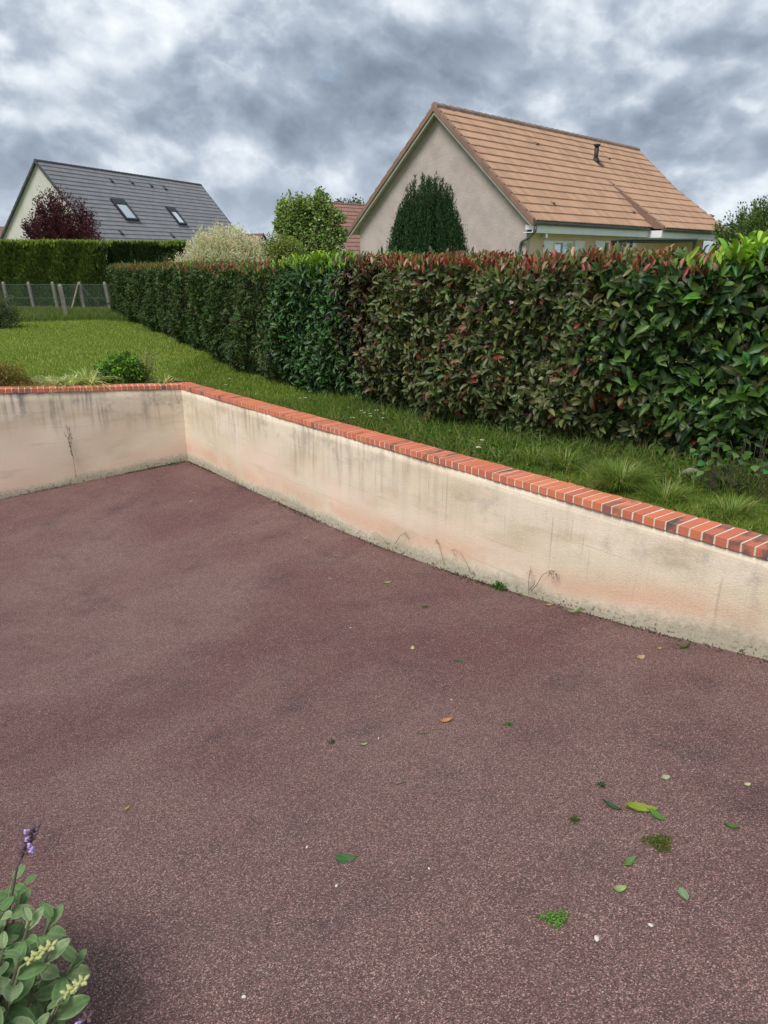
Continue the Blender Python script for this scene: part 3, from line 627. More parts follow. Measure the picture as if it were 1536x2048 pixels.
# dead leaves and low weeds under the near hedge
x = rng.uniform(-0.5, 4, 9000); y = rng.uniform(3.2, 8.2, 9000); k = in_lawn(x, y) & near_hedge(x, y); x, y = x[k], y[k]; n = len(x)
P = np.column_stack([x, y, lawn_z(x, y) + rng.uniform(0.0, 0.07, n)])
tag(link('ground_cover', leaves_mesh('ground_cover', P, rnd_dir(n) * [1, 1, .4], rnd_dir(n) * .5 + [0, 0, 1], 0.045, 0.028, pick([(0.045, 0.10, 0.022), (0.075, 0.15, 0.03), (0.12, 0.085, 0.045), (0.03, 0.07, 0.02)], n, .2, [.35, .25, .15, .25]), '8'), m=M['leaf_soft']),
    'low weeds and fallen leaves in the shade at the hedge foot', 'weeds', kind='stuff')
def tuft(name, label, cat, x, y, n, L, W, cols, pc=None, lean=0.7, rad=0.1, droop=0.0, grp=None, tm='b', z=None):
    zz = float(lawn_z(x, y)) if z is None else z; root = empty(name, (x, y, zz)); tag(root, label, cat, grp)
    a = rng.uniform(0, 6.28, n); r = rad * np.sqrt(rng.uniform(0, 1, n)); P = np.column_stack([np.cos(a) * r, np.sin(a) * r, np.zeros(n)])
    A = np.column_stack([np.cos(a), np.sin(a), np.zeros(n)]) * rng.uniform(0, lean, (n, 1)) + [0, 0, 1]; Nn = np.column_stack([-np.cos(a), -np.sin(a), np.full(n, .5)])
    segs = 4; Ls = L * rng.uniform(.5, 1.15, n); C = pick(cols, n, .16, pc)
    # bent blades: chain of quads
    V = []; F = []; CC = []
    A, B, Nn = frames(A, Nn)
    for i in range(segs + 1):
        t = i / segs; c = P + A * (Ls * t)[:, None] + np.array([0, 0, -1.0]) * (Ls * droop * t ** 2.2)[:, None] + np.column_stack([np.cos(a), np.sin(a), np.zeros(n)]) * (Ls * droop * .5 * t ** 2)[:, None]
        wv = W * (1 - t ** 1.6) + 0.0004; V.append(c - B * wv / 2); V.append(c + B * wv / 2); CC += [C, C]
    V = np.stack(V, 1).reshape(-1, 3); CC = np.stack(CC, 1).reshape(-1, 3); kk = 2 * (segs + 1); b = (np.arange(n) * kk)[:, None]
    for i in range(segs): F.append(np.column_stack([b + 2 * i, b + 2 * i + 1, b + 2 * i + 3, b + 2 * i + 2]))
    tag(link('blades', mesh_from('blades', V, np.concatenate(F), col=CC), root, M['grass']), kind='stuff'); return root
GT = 'long grass tufts behind the right coping'
def lawn_at(px, py):
    d = ray(px, py); t = 1.0
    for _ in range(6000):
        p = Vector((0, 0, CAMZ)) + d * t
        if p.z <= float(lawn_z(p.x, p.y)): break
        t += 0.006
    return p
tc_ = [(0.15, 0.24, 0.04), (0.22, 0.31, 0.065), (0.42, 0.38, 0.17)]
for (px, py, nn, LL, lab) in [(1240, 975, 1000, 0.31, 'largest fine-bladed grass tuft, yellowish at its base, behind the right coping under the hedge'), (1130, 935, 320, 0.22, 'loose grass tuft left of the largest tuft, behind the right coping'),
                         (1330, 1000, 260, 0.22, 'low grass tuft right of the largest tuft, near the broad weed leaves'), (1460, 1030, 240, 0.20, 'grass tuft at the right end of the coping, under the heart-leaved weeds'), (1070, 925, 200, 0.22, 'small thin grass tuft, leftmost of those behind the right coping')]:
    p = lawn_at(px, py); tuft('grass_tuft', lab, 'grass', p.x, p.y, nn, LL, 0.0045, tc_, [.45, .4, .15], lean=1.0, rad=0.10, droop=0.45, grp=GT)

# ------------------------------------------------------------------ house builder
def slope_tiles(root, name, mat, x0, x1, line, rows, tw, cap=300, verge=None, ref=None, lift=0.048, prof=True):
    """line(t)->(y,z) from ridge t=0 to eave t=1 in the house's own frame"""
    cols = max(1, int(round((x1 - x0) / tw))); tw = (x1 - x0) / cols
    items = []
    for r in range(rows):
        (ya, za), (yb, zb) = line(r / rows), line((r + 1) / rows)
        for c in range(cols): items.append((r, c, ya, za, yb, zb))
    def tile_geo(ya, za, yb, zb, xc):
        sl = Vector((0, yb - ya, zb - za)); nrm = Vector((0, -(zb - za), (yb - ya))).normalized()
        if nrm.z < 0: nrm = -nrm
        pr = [(-.5, .0), (-.38, .034), (-.22, .042), (-.08, .004), (.06, .0), (.22, .040), (.38, .034), (.5, .0)] if prof else [(-.5, 0), (.5, 0)]
        V = []
        for (u, hh) in pr:
            px_ = xc + u * (tw - 0.006)
            top = Vector((px_, ya, za)) - sl * 0.06 + nrm * (0.006 + hh); bot = Vector((px_, yb, zb)) + sl * 0.04 + nrm * (lift + hh); low = bot - nrm * 0.024
            V += [top, bot, low]
        n = len(pr); F = []
        for i in range(n - 1): F += [(3 * i, 3 * i + 1, 3 * i + 4, 3 * i + 3), (3 * i + 1, 3 * i + 2, 3 * i + 5, 3 * i + 4)]
        F += [(0, 2, 1), (3 * n - 3, 3 * n - 2, 3 * n - 1)]
        return V, F
    mw = root.matrix_world if False else Matrix.Translation(root.location) @ Matrix.Rotation(root.rotation_euler.z, 4, 'Z')
    def dcam(it):
        p = mw @ Vector((x0 + (it[1] + .5) * tw, it[2], it[3])); return (p - Vector((0, 0, CAMZ))).length
    items.sort(key=dcam); shared = {}; rest = MB()
    for k, (r, c, ya, za, yb, zb) in enumerate(items):
        xc = x0 + (c + .5) * tw
        if k < cap:
            key = (round(yb - ya, 4), round(zb - za, 4))
            if key not in shared:
                V, F = tile_geo(0, 0, yb - ya, zb - za, 0); me = MB().add(V, F).mesh('tile'); me.materials.append(mat); shared[key] = me
            o = link(name, shared[key], root); o.location = (xc, ya + random.uniform(-.002, .002), za + random.uniform(-.001, .002))
        else: rest.add(*tile_geo(ya, za, yb, zb, xc))
    if rest.v: tag(rest.build('tile_field', mat, root), kind='stuff')
def house(name, label, apex, phi, L, wn, wf, rz, ezn, ezf, wall_mats, tile, verge, ridge, rows, tw, cap, base_z, rake=0.28, eave=0.42, near_line=None, skip_tiles=False, verge_parts=True):
    root = empty(name, (apex[0], apex[1], base_z), R(90 - phi)); tag(root, label, 'house')
    rz -= base_z; ezn -= base_z; ezf -= base_z
    th = 0.10
    ln = near_line or (lambda t: (-wn * t, rz + (ezn - rz) * t)); lf = lambda t: (wf * t, rz + (ezf - rz) * t)
    # walls: gable polygon extruded
    yn, yf = -(wn - eave), wf - eave
    zn, zf = rz + (ezn - rz) * (wn - eave) / wn - th, rz + (ezf - rz) * (wf - eave) / wf - th
    def gable(x, sgn):
        mb = MB(); mb.prism([(x, yn, 0), (x, yf, 0), (x, yf, zf), (x, 0, rz - th), (x, yn, zn)], (0.2 * sgn, 0, 0)); return mb
    gable(rake, 1).build('gable_wall', wall_mats[0], root); gable(L - rake, -1).build('gable_wall', wall_mats[0], root)
    MB().box((rake + .2, yn, 0), (L - rake - .2, yn + .2, zn)).build('front_wall', wall_mats[1], root)
    MB().box((rake + .2, yf - .2, 0), (L - rake - .2, yf, zf)).build('back_wall', wall_mats[1], root)
    # roof deck (boards and soffit under the tiles)
    for (w_, ez) in ((-wn, ezn), (wf, ezf)):
        sl = Vector((0, w_, ez - rz)); nn = Vector((0, -(ez - rz), w_)).normalized(); nn = nn if nn.z > 0 else -nn
        MB().prism([Vector((0.02, 0, rz)) - nn * .012, Vector((L - .02, 0, rz)) - nn * .012, Vector((L - .02, w_, ez)) - nn * .012, Vector((0.02, w_, ez)) - nn * .012], -nn * .07).build('roof_deck', M['soffit'], root)
    slope_tiles(root, 'tile', tile, 0.06, L - 0.06, ln, rows, tw, cap)
    mfar = MB()
    for r in range(rows):
        (ya, za), (yb, zb) = lf(r / rows), lf((r + 1) / rows)
        mfar.hexa([(0.03, ya, za), (L - .03, ya, za), (L - .03, yb, zb), (0.03, yb, zb), (0.03, ya, za + .01), (L - .03, ya, za + .01), (L - .03, yb, zb + .045), (0.03, yb, zb + .045)])
    tag(mfar.build('far_slope_tiles', tile, root), kind='stuff')
    # verge tiles down both rakes of both gables
    for xg in (0.0, L):
        for lnf, sg in ((ln if xg == 0 or near_line is None else near_line, -1), (lf, 1)):
            for r in range(rows):
                (ya, za), (yb, zb) = lnf(r / rows), lnf((r + 1) / rows)
                x_a, x_b = (xg - .05, xg + .11) if xg == 0 else (xg - .11, xg + .05)
                if verge_parts or r < 400:
                    MB().hexa([(x_a, ya, za - .13), (x_b, ya, za - .13), (x_b, yb, zb - .13), (x_a, yb, zb - .13), (x_a, ya, za + .045), (x_b, ya, za + .045), (x_b, yb, zb + .075), (x_a, yb, zb + .075)]).build('verge_tile', verge, root, bevel=0.008)
    # ridge tiles
    nr = int(L / 0.40)
    for i in range(nr):
        xa, xb = L * i / nr, L * (i + 1) / nr + 0.02; mb = MB(); V = []; sd_ = 7
        for (xx, rr) in ((xa, .125), (xb, .105)):
            for k in range(sd_):
                a = math.pi * (k / (sd_ - 1)) * 1.15 - 0.075 * math.pi; V.append((xx, math.cos(a) * rr, rz - 0.005 + math.sin(a) * rr * .95))
        mb.add(V, [(k, k + 1, sd_ + k + 1, sd_ + k) for k in range(sd_ - 1)] + [tuple(range(sd_))]); mb.build('ridge_tile', ridge, root)
    return root
def to_local(root, p):
    return Matrix.Rotation(-root.rotation_euler.z, 4, 'Z') @ (Vector(p) - Vector(root.location))

# --- the right-hand house
BZ = 1.45
XS, BRK, EXT = 8.15, 0.50, 0.55
rh = empty('house', (1.70, 27.0, BZ), R(45)); tag(rh, 'large pinkish house with an orange-brown clay tile roof and stove pipe, right', 'house')
Lh, wn, wf = 14.8, 4.30, 4.45; rz = 4.81 + CAMZ - BZ; ezn = 1.08 + CAMZ - BZ; ezf = 0.92 + CAMZ - BZ; ROWS = 14
l_a = lambda t: (-wn * t, rz + (ezn - rz) * t)
def l_b(t):
    e = max(0, (t - BRK) / (1 - BRK)); return (-wn * t - EXT * e, rz + (ezn - rz) * t - 0.03 * e)
l_f = lambda t: (wf * t, rz + (ezf - rz) * t)
yn, yf = -(wn - 0.42), wf - 0.42; zn = rz + (ezn - rz) * (-yn) / wn - .1; zf = rz + (ezf - rz) * yf / wf - .1
for xg, sg in ((0.28, 1), (Lh - .28, -1)):
    MB().prism([(xg, yn, 0), (xg, yf, 0), (xg, yf, zf), (xg, 0, rz - .1), (xg, yn, zn)], (0.2 * sg, 0, 0)).build('gable_wall', M['render_pink'], rh)
MB().box((.48, yn, 0), (Lh - .48, yn + .2, zn)).build('front_wall', M['render_peach'], rh)
MB().box((.48, yf - .2, 0), (Lh - .48, yf, zf)).build('back_wall', M['render_peach'], rh)
def deck(x0, x1, line, t0, t1):
    (ya, za), (yb, zb) = line(t0), line(t1); nn = Vector((0, -(zb - za), yb - ya)).normalized(); nn = nn if nn.z > 0 else -nn
    MB().prism([Vector((x0, ya, za)) - nn * .012, Vector((x1, ya, za)) - nn * .012, Vector((x1, yb, zb)) - nn * .012, Vector((x0, yb, zb)) - nn * .012], -nn * .08).build('roof_deck', M['soffit'], rh)
deck(0.02, Lh - .02, l_a, 0, BRK); deck(0.02, XS, l_a, BRK, 1); deck(XS + .003, Lh - .02, l_b, BRK, 1); deck(0.02, Lh - .02, l_f, 0, 1)
TW = 0.30
def tiles_range(x0, x1, line, r0, r1):
    return lambda t: line(r0 / ROWS + (r1 - r0) / ROWS * t)
slope_tiles(rh, 'tile', M['tile'], 0.08, XS, tiles_range(0, 0, l_a, 7, 14), 7, TW, 140)
slope_tiles(rh, 'tile', M['tile'], 0.08, Lh - .06, tiles_range(0, 0, l_a, 0, 7), 7, TW, 100)
slope_tiles(rh, 'tile', M['tile'], XS + .06, Lh - .06, tiles_range(0, 0, l_b, 7, 14), 7, TW, 60)
mf = MB()
for r in range(ROWS):
    (ya, za), (yb, zb) = l_f(r / ROWS), l_f((r + 1) / ROWS)
    mf.hexa([(0.03, ya, za), (Lh - .03, ya, za), (Lh - .03, yb, zb), (0.03, yb, zb), (0.03, ya, za + .01), (Lh - .03, ya, za + .01), (Lh - .03, yb, zb + .045), (0.03, yb, zb + .045)])
tag(mf.build('far_slope_tiles', M['tile'], rh), kind='stuff')
def verge_run(xa, xb, line, r0, r1, dep=.15, lift=.045):
    for r in range(r0, r1):
        (ya, za), (yb, zb) = line(r / ROWS), line((r + 1) / ROWS)
        MB().hexa([(xa, ya, za - dep), (xb, ya, za - dep), (xb, yb, zb - dep), (xa, yb, zb - dep), (xa, ya, za + lift), (xb, ya, za + lift), (xb, yb, zb + lift + .035), (xa, yb, zb + lift + .035)]).build('verge_tile', M['verge'], rh, bevel=0.01)
verge_run(-.05, .13, l_a, 0, ROWS); verge_run(-.05, .13, l_f, 0, ROWS); verge_run(Lh - .1, Lh + .04, l_b, 0, ROWS); verge_run(Lh - .1, Lh + .04, l_f, 0, ROWS)
for r in range(7, ROWS):       # verge of the projecting lower section
    (ya, za), (yb, zb) = l_b(r / ROWS), l_b((r + 1) / ROWS)
    def zbelow(y): return rz + (ezn - rz) * min(1, -y / wn) - .04
    MB().hexa([(XS - .06, ya, zbelow(ya)), (XS + .12, ya, zbelow(ya)), (XS + .12, yb, zbelow(yb)), (XS - .06, yb, zbelow(yb)), (XS - .06, ya, za + .05), (XS + .12, ya, za + .05), (XS + .12, yb, zb + .085), (XS - .06, yb, zb + .085)]).build('verge_tile', M['verge'], rh, bevel=0.008)
nr = 37
for i in range(nr):
    xa, xb = Lh * i / nr, Lh * (i + 1) / nr + 0.03; V = []; sd_ = 7
    for (xx, rr) in ((xa, .145), (xb, .115)):
        for k in range(sd_):
            a = math.pi * (k / (sd_ - 1)) * 1.15 - 0.075 * math.pi; V.append((xx, math.cos(a) * rr, rz + math.sin(a) * rr * .95))
    MB().add(V, [(k, k + 1, sd_ + k + 1, sd_ + k) for k in range(sd_ - 1)] + [tuple(range(sd_))]).build('ridge_tile', M['ridge'], rh)
# soffit boards under the rake, white fascias, gutters
for lnf in (l_a, l_f):
    (ya, za), (yb, zb) = lnf(0), lnf(1)
    MB().hexa([(0.0, ya, za - .24), (.05, ya, za - .24), (.05, yb, zb - .24), (0.0, yb, zb - .24), (0.0, ya, za - .09), (.05, ya, za - .09), (.05, yb, zb - .09), (0.0, yb, zb - .09)]).build('barge_board', M['soffit'], rh)
def fascia(x0, x1, y, z):
    MB().box((x0, y, z - .34), (x1, y + .03, z - .06)).build('fascia', M['white'], rh)
    MB().box((x0, y + .03, z - .34), (x1, yn - .004, z - .32)).build('soffit', M['white'], rh)
    g_ = MB(); V = []; sd_ = 6
    for xx in (x0, x1):
        for k in range(sd_):
            a = math.pi + math.pi * k / (sd_ - 1); V.append((xx, y - .065 + math.cos(a) * .06, z - .055 + math.sin(a) * .06))
        for k in range(sd_):
            a = 2 * math.pi - math.pi * k / (sd_ - 1); V.append((xx, y - .065 + math.cos(a) * .052, z - .052 + math.sin(a) * .052))
    n_ = 2 * sd_; g_.add(V, [(k, (k + 1) % n_, n_ + (k + 1) % n_, n_ + k) for k in range(n_)] + [tuple(range(n_)), tuple(range(n_, 2 * n_))])
    g_.build('gutter', M['zinc'], rh)
MB().box((XS - .055, -wn - EXT + .05, ezn - .36), (XS - .003, yn - .004, ezn - .10)).build('fascia_return', M['white'], rh)
fascia(0.05, XS - .07, -wn + .05, ezn); fascia(XS + .0, Lh - .02, -wn - EXT + .05, ezn - .03)
MB().box((0.16, -wn + .085, ezn - .24), (.28, yn - .004, ezn - .10)).build('eave_box', M['white'], rh)
# downpipe: from gutter, back to the gable wall and down
gp = 0.28 - .055
MB().tube([(.12, -wn - .01, ezn - .11), (.12, -wn + .0, ezn - .30), (.14, -wn + .30, ezn - .52), (gp, yn + .16, ezn - .62), (gp, yn + .20, ezn - .78), (gp, yn + .20, 0.1)], .045, 8).build('downpipe', M['zinc'], rh, True)
for zz in (0.6, 1.7): MB().tube([(gp, yn + .20, zz), (gp, yn + .20, zz + .04)], .056, 8).build('pipe_collar', M['zinc'], rh)
fn = Vector((1, -1, 0)).normalized()                     # outward normal of the front wall
pw = Matrix.Rotation(R(45), 4, 'Z') @ Vector((0, yn, 0)) + Vector(rh.location)
def fw(px, py):
    p = to_local(rh, on_plane(px, py, pw, fn)); return p.x, p.z
def wall_item(name, pxa, pxb, pytop, hgt, dep, m, out=0.0):
    xa, zt = fw(pxa, pytop); xb, _ = fw(pxb, pytop); return MB().box((xa, yn - dep - out, zt - hgt), (xb, yn - out - .001, zt)).build(name, m, rh, bevel=0.004)
def shutter(pa, pb):
    o = wall_item('shutter', pa, pb, 481, 1.25, .04, M['white'])
    xa, zt = fw(pa, 481); xb, _ = fw(pb, 481)
    s_ = MB()
    for q in range(9): s_.box((xa + .04, yn - .046, zt - .12 - q * .125), (xb - .04, yn - .041, zt - .05 - q * .125))
    s_.build('louvre', M['white'], o)
    MB().box((xa - .02, yn - .052, zt - .2), (xa + .03, yn - .042, zt - .15)).build('hinge', M['dark'], o)
    MB().box((xa - .02, yn - .052, zt - 1.1), (xa + .03, yn - .042, zt - 1.05)).build('hinge', M['dark'], o)
for a, b in ((1086, 1106), (1148, 1168), (1190, 1209), (1251, 1272)): shutter(a, b)
def window(pa, pb):
    xa, zt = fw(pa, 481.5); xb, _ = fw(pb, 481.5); zb = zt - 1.22
    fr = MB().box((xa, yn - .012, zb), (xa + .07, yn - .002, zt)).box((xb - .07, yn - .012, zb), (xb, yn - .002, zt)).box((xa + .07, yn - .012, zt - .07), (xb - .07, yn - .002, zt)).box((xa + .07, yn - .012, zb), (xb - .07, yn - .002, zb + .07)).box(((xa + xb) / 2 - .04, yn - .012, zb + .07), ((xa + xb) / 2 + .04, yn - .002, zt - .07)).build('window', M['white'], rh)
    MB().box((xa + .07, yn - .006, zb + .07), ((xa + xb) / 2 - .04, yn - .002, zt - .07)).build('pane', M['glass'], fr)
    MB().box(((xa + xb) / 2 + .04, yn - .006, zb + .07), (xb - .07, yn - .002, zt - .07)).build('pane', M['glass'], fr)
window(1108, 1146); window(1211, 1249)
# wall lantern
xl, zl = fw(1083, 463)
lp = MB().tube([(xl, yn, zl - .12), (xl, yn - .09, zl - .16), (xl, yn - .16, zl - .06), (xl, yn - .16, zl + .02)], .012, 5).build('wall_lantern', M['dark'], rh)
MB().box((xl - .055, yn - .215, zl - .20), (xl + .055, yn - .105, zl - .03)).build('lantern_glass', M['glass'], lp)
MB().hexa([(xl - .08, yn - .24, zl - .028), (xl + .08, yn - .24, zl - .028), (xl + .08, yn - .08, zl - .028), (xl - .08, yn - .08, zl - .028), (xl - .02, yn - .18, zl + .05), (xl + .02, yn - .18, zl + .05), (xl + .02, yn - .14, zl + .05), (xl - .02, yn - .14, zl + .05)]).build('lantern_cap', M['dark'], lp)
# flue and little roof vents
rn = Vector((0, -(ezn - rz), -wn)).normalized(); rn = rn if rn.z > 0 else -rn
rn_w = Matrix.Rotation(R(45), 4, 'Z') @ rn
def on_roof(px, py, root, n_w, rz_): return to_local(root, on_plane(px, py, Vector(root.location) + Vector((0, 0, rz_)), n_w))
p = on_roof(1191, 325, rh, rn_w, rz)
fl = MB().tube([p + Vector((0, 0, -.1)), p + Vector((0, 0, .60))], .09, 12).build('flue', M['dark'], rh, True)
MB().tube([p + Vector((0, 0, .61)), p + Vector((0, 0, .68))], [.135, .135], 12).build('flue_cap', M['dark'], fl)
MB().tube([p + Vector((0, 0, .02)), p + Vector((0, 0, .16))], [.17, .12], 12).build('flue_collar', M['dark'], fl)
sl = Vector((0, -wn, ezn - rz)).normalized()
MB().prism([p + rn * .07 + Vector((-.18, 0, 0)) - sl * .1, p + rn * .07 + Vector((.18, 0, 0)) - sl * .1, p + rn * .085 + Vector((.22, 0, 0)) + sl * .32, p + rn * .085 + Vector((-.10, 0, 0)) + sl * .32], rn * .01).build('roof_sheet', M['dark'], fl)  # flat dark sheet on the tiles, skewed down-slope and right of the flue
def roof_vent(root, p, sl, rn, m, k=1.0):
    MB().hexa([p + Vector((-.10 * k, 0, 0)) - sl * .16 * k + rn * .04, p + Vector((.10 * k, 0, 0)) - sl * .16 * k + rn * .04, p + Vector((.11 * k, 0, 0)) + sl * .12 * k + rn * .04, p + Vector((-.11 * k, 0, 0)) + sl * .12 * k + rn * .04,
               p + Vector((-.04 * k, 0, 0)) - sl * .12 * k + rn * .06, p + Vector((.04 * k, 0, 0)) - sl * .12 * k + rn * .06, p + Vector((.09 * k, 0, 0)) + sl * .12 * k + rn * .13, p + Vector((-.09 * k, 0, 0)) + sl * .12 * k + rn * .13]).build('roof_vent', m, root)
for px, py in ((1070, 289), (1101, 408), (1214, 318), (1262, 425)): roof_vent(rh, on_roof(px, py, rh, rn_w, rz), sl, rn, M['verge'], 0.8)
p = on_roof(1414, 441, rh, rn_w, rz); roof_vent(rh, p + rn * .22, sl, rn, M['verge'], 0.8)
# pergola just above the hedge
pg = empty('pergola', tuple(at(1330, 478, 24.5).xy) + (BZ,)); tag(pg, 'low dark flat pergola roof edge above the lime green shoots of the hedge', 'pergola')
zt = at(1330, 478, 24.5).z - BZ - .07
MB().box((-1.15, 0, zt - .02), (1.05, 2.0, zt + .05)).build('roof_panel', M['dark'], pg)
MB().box((-1.18, -.03, zt + .052), (1.08, 2.03, zt + .085)).build('roof_trim', M['zinc'], pg)
for xx in (-1.1, .97):
    for yy in (0.02, 1.9): MB().box((xx, yy, 0), (xx + .07, yy + .07, zt - .022)).build('post', M['dark'], pg)

# --- the left-hand slate-grey house
lh = house('house', 'pale cream house with a steep dark grey roof and two skylights, left', (-21.54, 48.0), 22, 17.0, 4.18, 4.4, CAMZ + 5.60, CAMZ + .88, CAMZ + .75,
           (M['render_cream'], M['render_cream']), M['slate'], M['slate_dark'], M['slate_dark'], 18, 0.33, 300, BZ, rake=.15, eave=.3)
rzl = CAMZ + 5.60 - BZ; ezl = CAMZ + .88 - BZ
rnl = Vector((0, -(ezl - rzl), -4.18)).normalized(); rnl = rnl if rnl.z > 0 else -rnl; rnl_w = Matrix.Rotation(R(68), 4, 'Z') @ rnl; sll = Vector((0, -4.18, ezl - rzl)).normalized()
def skylight(cx, cy, wd_, ht):
    p = on_roof(cx, cy, lh, rnl_w, rzl) + rnl * .05; ux = Vector((1, 0, 0))
    def q(a, b, h): return p + ux * a + sll * b + rnl * h
    w2, h2 = wd_ / 2, ht / 2; fr = MB()
    for a0_, a1_, b0_, b1_ in ((-w2, -w2 + .14, -h2, h2), (w2 - .14, w2, -h2, h2), (-w2 + .14, w2 - .14, -h2, -h2 + .42), (-w2 + .14, w2 - .14, h2 - .12, h2)):
        fr.hexa([q(a0_, b0_, 0), q(a1_, b0_, 0), q(a1_, b1_, 0), q(a0_, b1_, 0), q(a0_, b0_, .14), q(a1_, b0_, .14), q(a1_, b1_, .14), q(a0_, b1_, .14)])
    f = fr.build('skylight', M['dark'], lh)
    MB().hexa([q(-w2 + .14, -h2 + .42, .02), q(w2 - .14, -h2 + .42, .02), q(w2 - .14, h2 - .12, .02), q(-w2 + .14, h2 - .12, .02), q(-w2 + .14, -h2 + .42, .09), q(w2 - .14, -h2 + .42, .09), q(w2 - .14, h2 - .12, .09), q(-w2 + .14, h2 - .12, .09)]).build('pane', M['glass'], f)
    MB().hexa([q(-w2 - .1, h2, 0), q(w2 + .1, h2, 0), q(w2 + .1, h2 + .18, 0), q(-w2 - .1, h2 + .18, 0), q(-w2 - .1, h2, .03), q(w2 + .1, h2, .03), q(w2 + .1, h2 + .18, .03), q(-w2 - .1, h2 + .18, .03)]).build('roof_sheet', M['zinc'], f)  # zinc flashing strip along the skylight's lower edge
skylight(248, 422, 1.30, 1.75); skylight(351, 434, .95, 1.6)
for px, py in ((220, 361), (261, 365), (300, 371), (328, 377), (240, 466), (343, 472)): roof_vent(lh, on_roof(px, py, lh, rnl_w, rzl), sll, rnl, M['dark'], 1.5)
MB().box((0.1, -4.26, ezl - .12), (16.9, -4.19, ezl - .03)).build('gutter', M['zinc'], lh)
# --- further houses, hardly showing
house('house', 'house with reddish brown tile roof, mostly hidden between maple and large gable', (-5.2, 60.0), 45, 12, 4.6, 4.6, CAMZ + 4.05, CAMZ - .7, CAMZ - .7, (M['render_cream'], M['render_cream']), M['brown_tile'], M['brown_tile'], M['brown_tile'], 16, .45, 0, BZ)
ap = at(527, 469, 64)
house('house', 'small distant white gabled house between the pale willow and the maple', (ap.x, ap.y), -58, 9, 3.4, 3.4, ap.z, ap.z - 3.2, ap.z - 3.2, (M['render_white'], M['render_white']), M['brown_tile'], M['slate_dark'], M['brown_tile'], 10, .6, 0, BZ - 1, rake=.1)
ap = at(-60, 455, 66)
house('house', 'distant brown-roofed house at the far left edge, just past the cream gable', (ap.x, ap.y), 80, 8, 4, 4, ap.z, ap.z - 3, ap.z - 3, (M['render_cream'], M['render_cream']), M['brown_tile'], M['brown_tile'], M['brown_tile'], 12, .5, 0, BZ)

# ------------------------------------------------------------------ trees and shrubs behind the hedge
def gz(x, y): return float(lawn_z(x, y))
def shoot_tree(name, label, cat, x, y, ztop, width, zlow, nsh, per, L, W, cols, pc=None, spread=1.0, tipcols=None, trunk=0.05, m='leaf_soft', shape=0.8, tm='4', jitter=0.05, crown_name='crown', grp=None, upright=1.0):
    """crown made of rising shoots that fan out of a short trunk, leaves strung along each"""
    z0 = gz(x, y); root = empty(name, (x, y, z0)); tag(root, label, cat, grp); H = ztop - z0; lo = zlow - z0
    P, A, N, C = [], [], [], []; br = MB(); hub = Vector((0, 0, max(0.05, lo)))
    br.tube([(0, 0, -.05), (0.01, 0, max(0.05, lo) * .6), hub], [trunk, trunk * .85, trunk * .75], 7)
    for i in range(nsh):
        a = random.uniform(0, 6.283); rr = math.sqrt(random.random()); el = rr * spread
        hx = (H - lo) * (1 - shape * rr ** 2.2 * random.uniform(.75, 1.1)); hx *= random.uniform(.72, 1.06)
        tip = Vector((math.cos(a) * rr * width / 2, math.sin(a) * rr * width / 2, lo + hx))
        midp = hub.lerp(tip, .5) + Vector((math.cos(a), math.sin(a), 0)) * width * .10 * rr + Vector((random.gauss(0, jitter), random.gauss(0, jitter), 0))
        if i % 4 == 0: br.tube([hub, midp, tip], [trunk * .28, trunk * .15, trunk * .05], 4, False)
        for j in range(per):
            t = 0.22 + 0.78 * random.random() ** .75; q = hub.lerp(midp, t * 2) if t < .5 else midp.lerp(tip, t * 2 - 1)
            q = q + Vector((random.gauss(0, jitter), random.gauss(0, jitter), random.gauss(0, jitter)))
            P.append(q); A.append(Vector((math.cos(a), math.sin(a), 0)) * rr + Vector((random.gauss(0, .6), random.gauss(0, .6), upright + random.gauss(0, .5))))
            C.append(t)
    n = len(P); P = np.array(P); A = np.array(A); t = np.array(C); cc = pick(cols, n, .2, pc)
    if tipcols is not None:
        tcx = pick(tipcols, n, .15); k = rng.uniform(0, 1, n) < np.clip((t - .55) * 2.6, 0, 1) * np.clip((P[:, 2] - lo) / (H - lo) * 1.6, 0, 1); cc[k] = tcx[k]
    tag(link(crown_name, leaves_mesh(crown_name, P, A, rnd_dir(n), L * rng.uniform(.6, 1.2, n), W * rng.uniform(.7, 1.2, n), cc, tm), root, M[m]), kind='stuff')
    br.build('trunk', M['bark'], root); return root
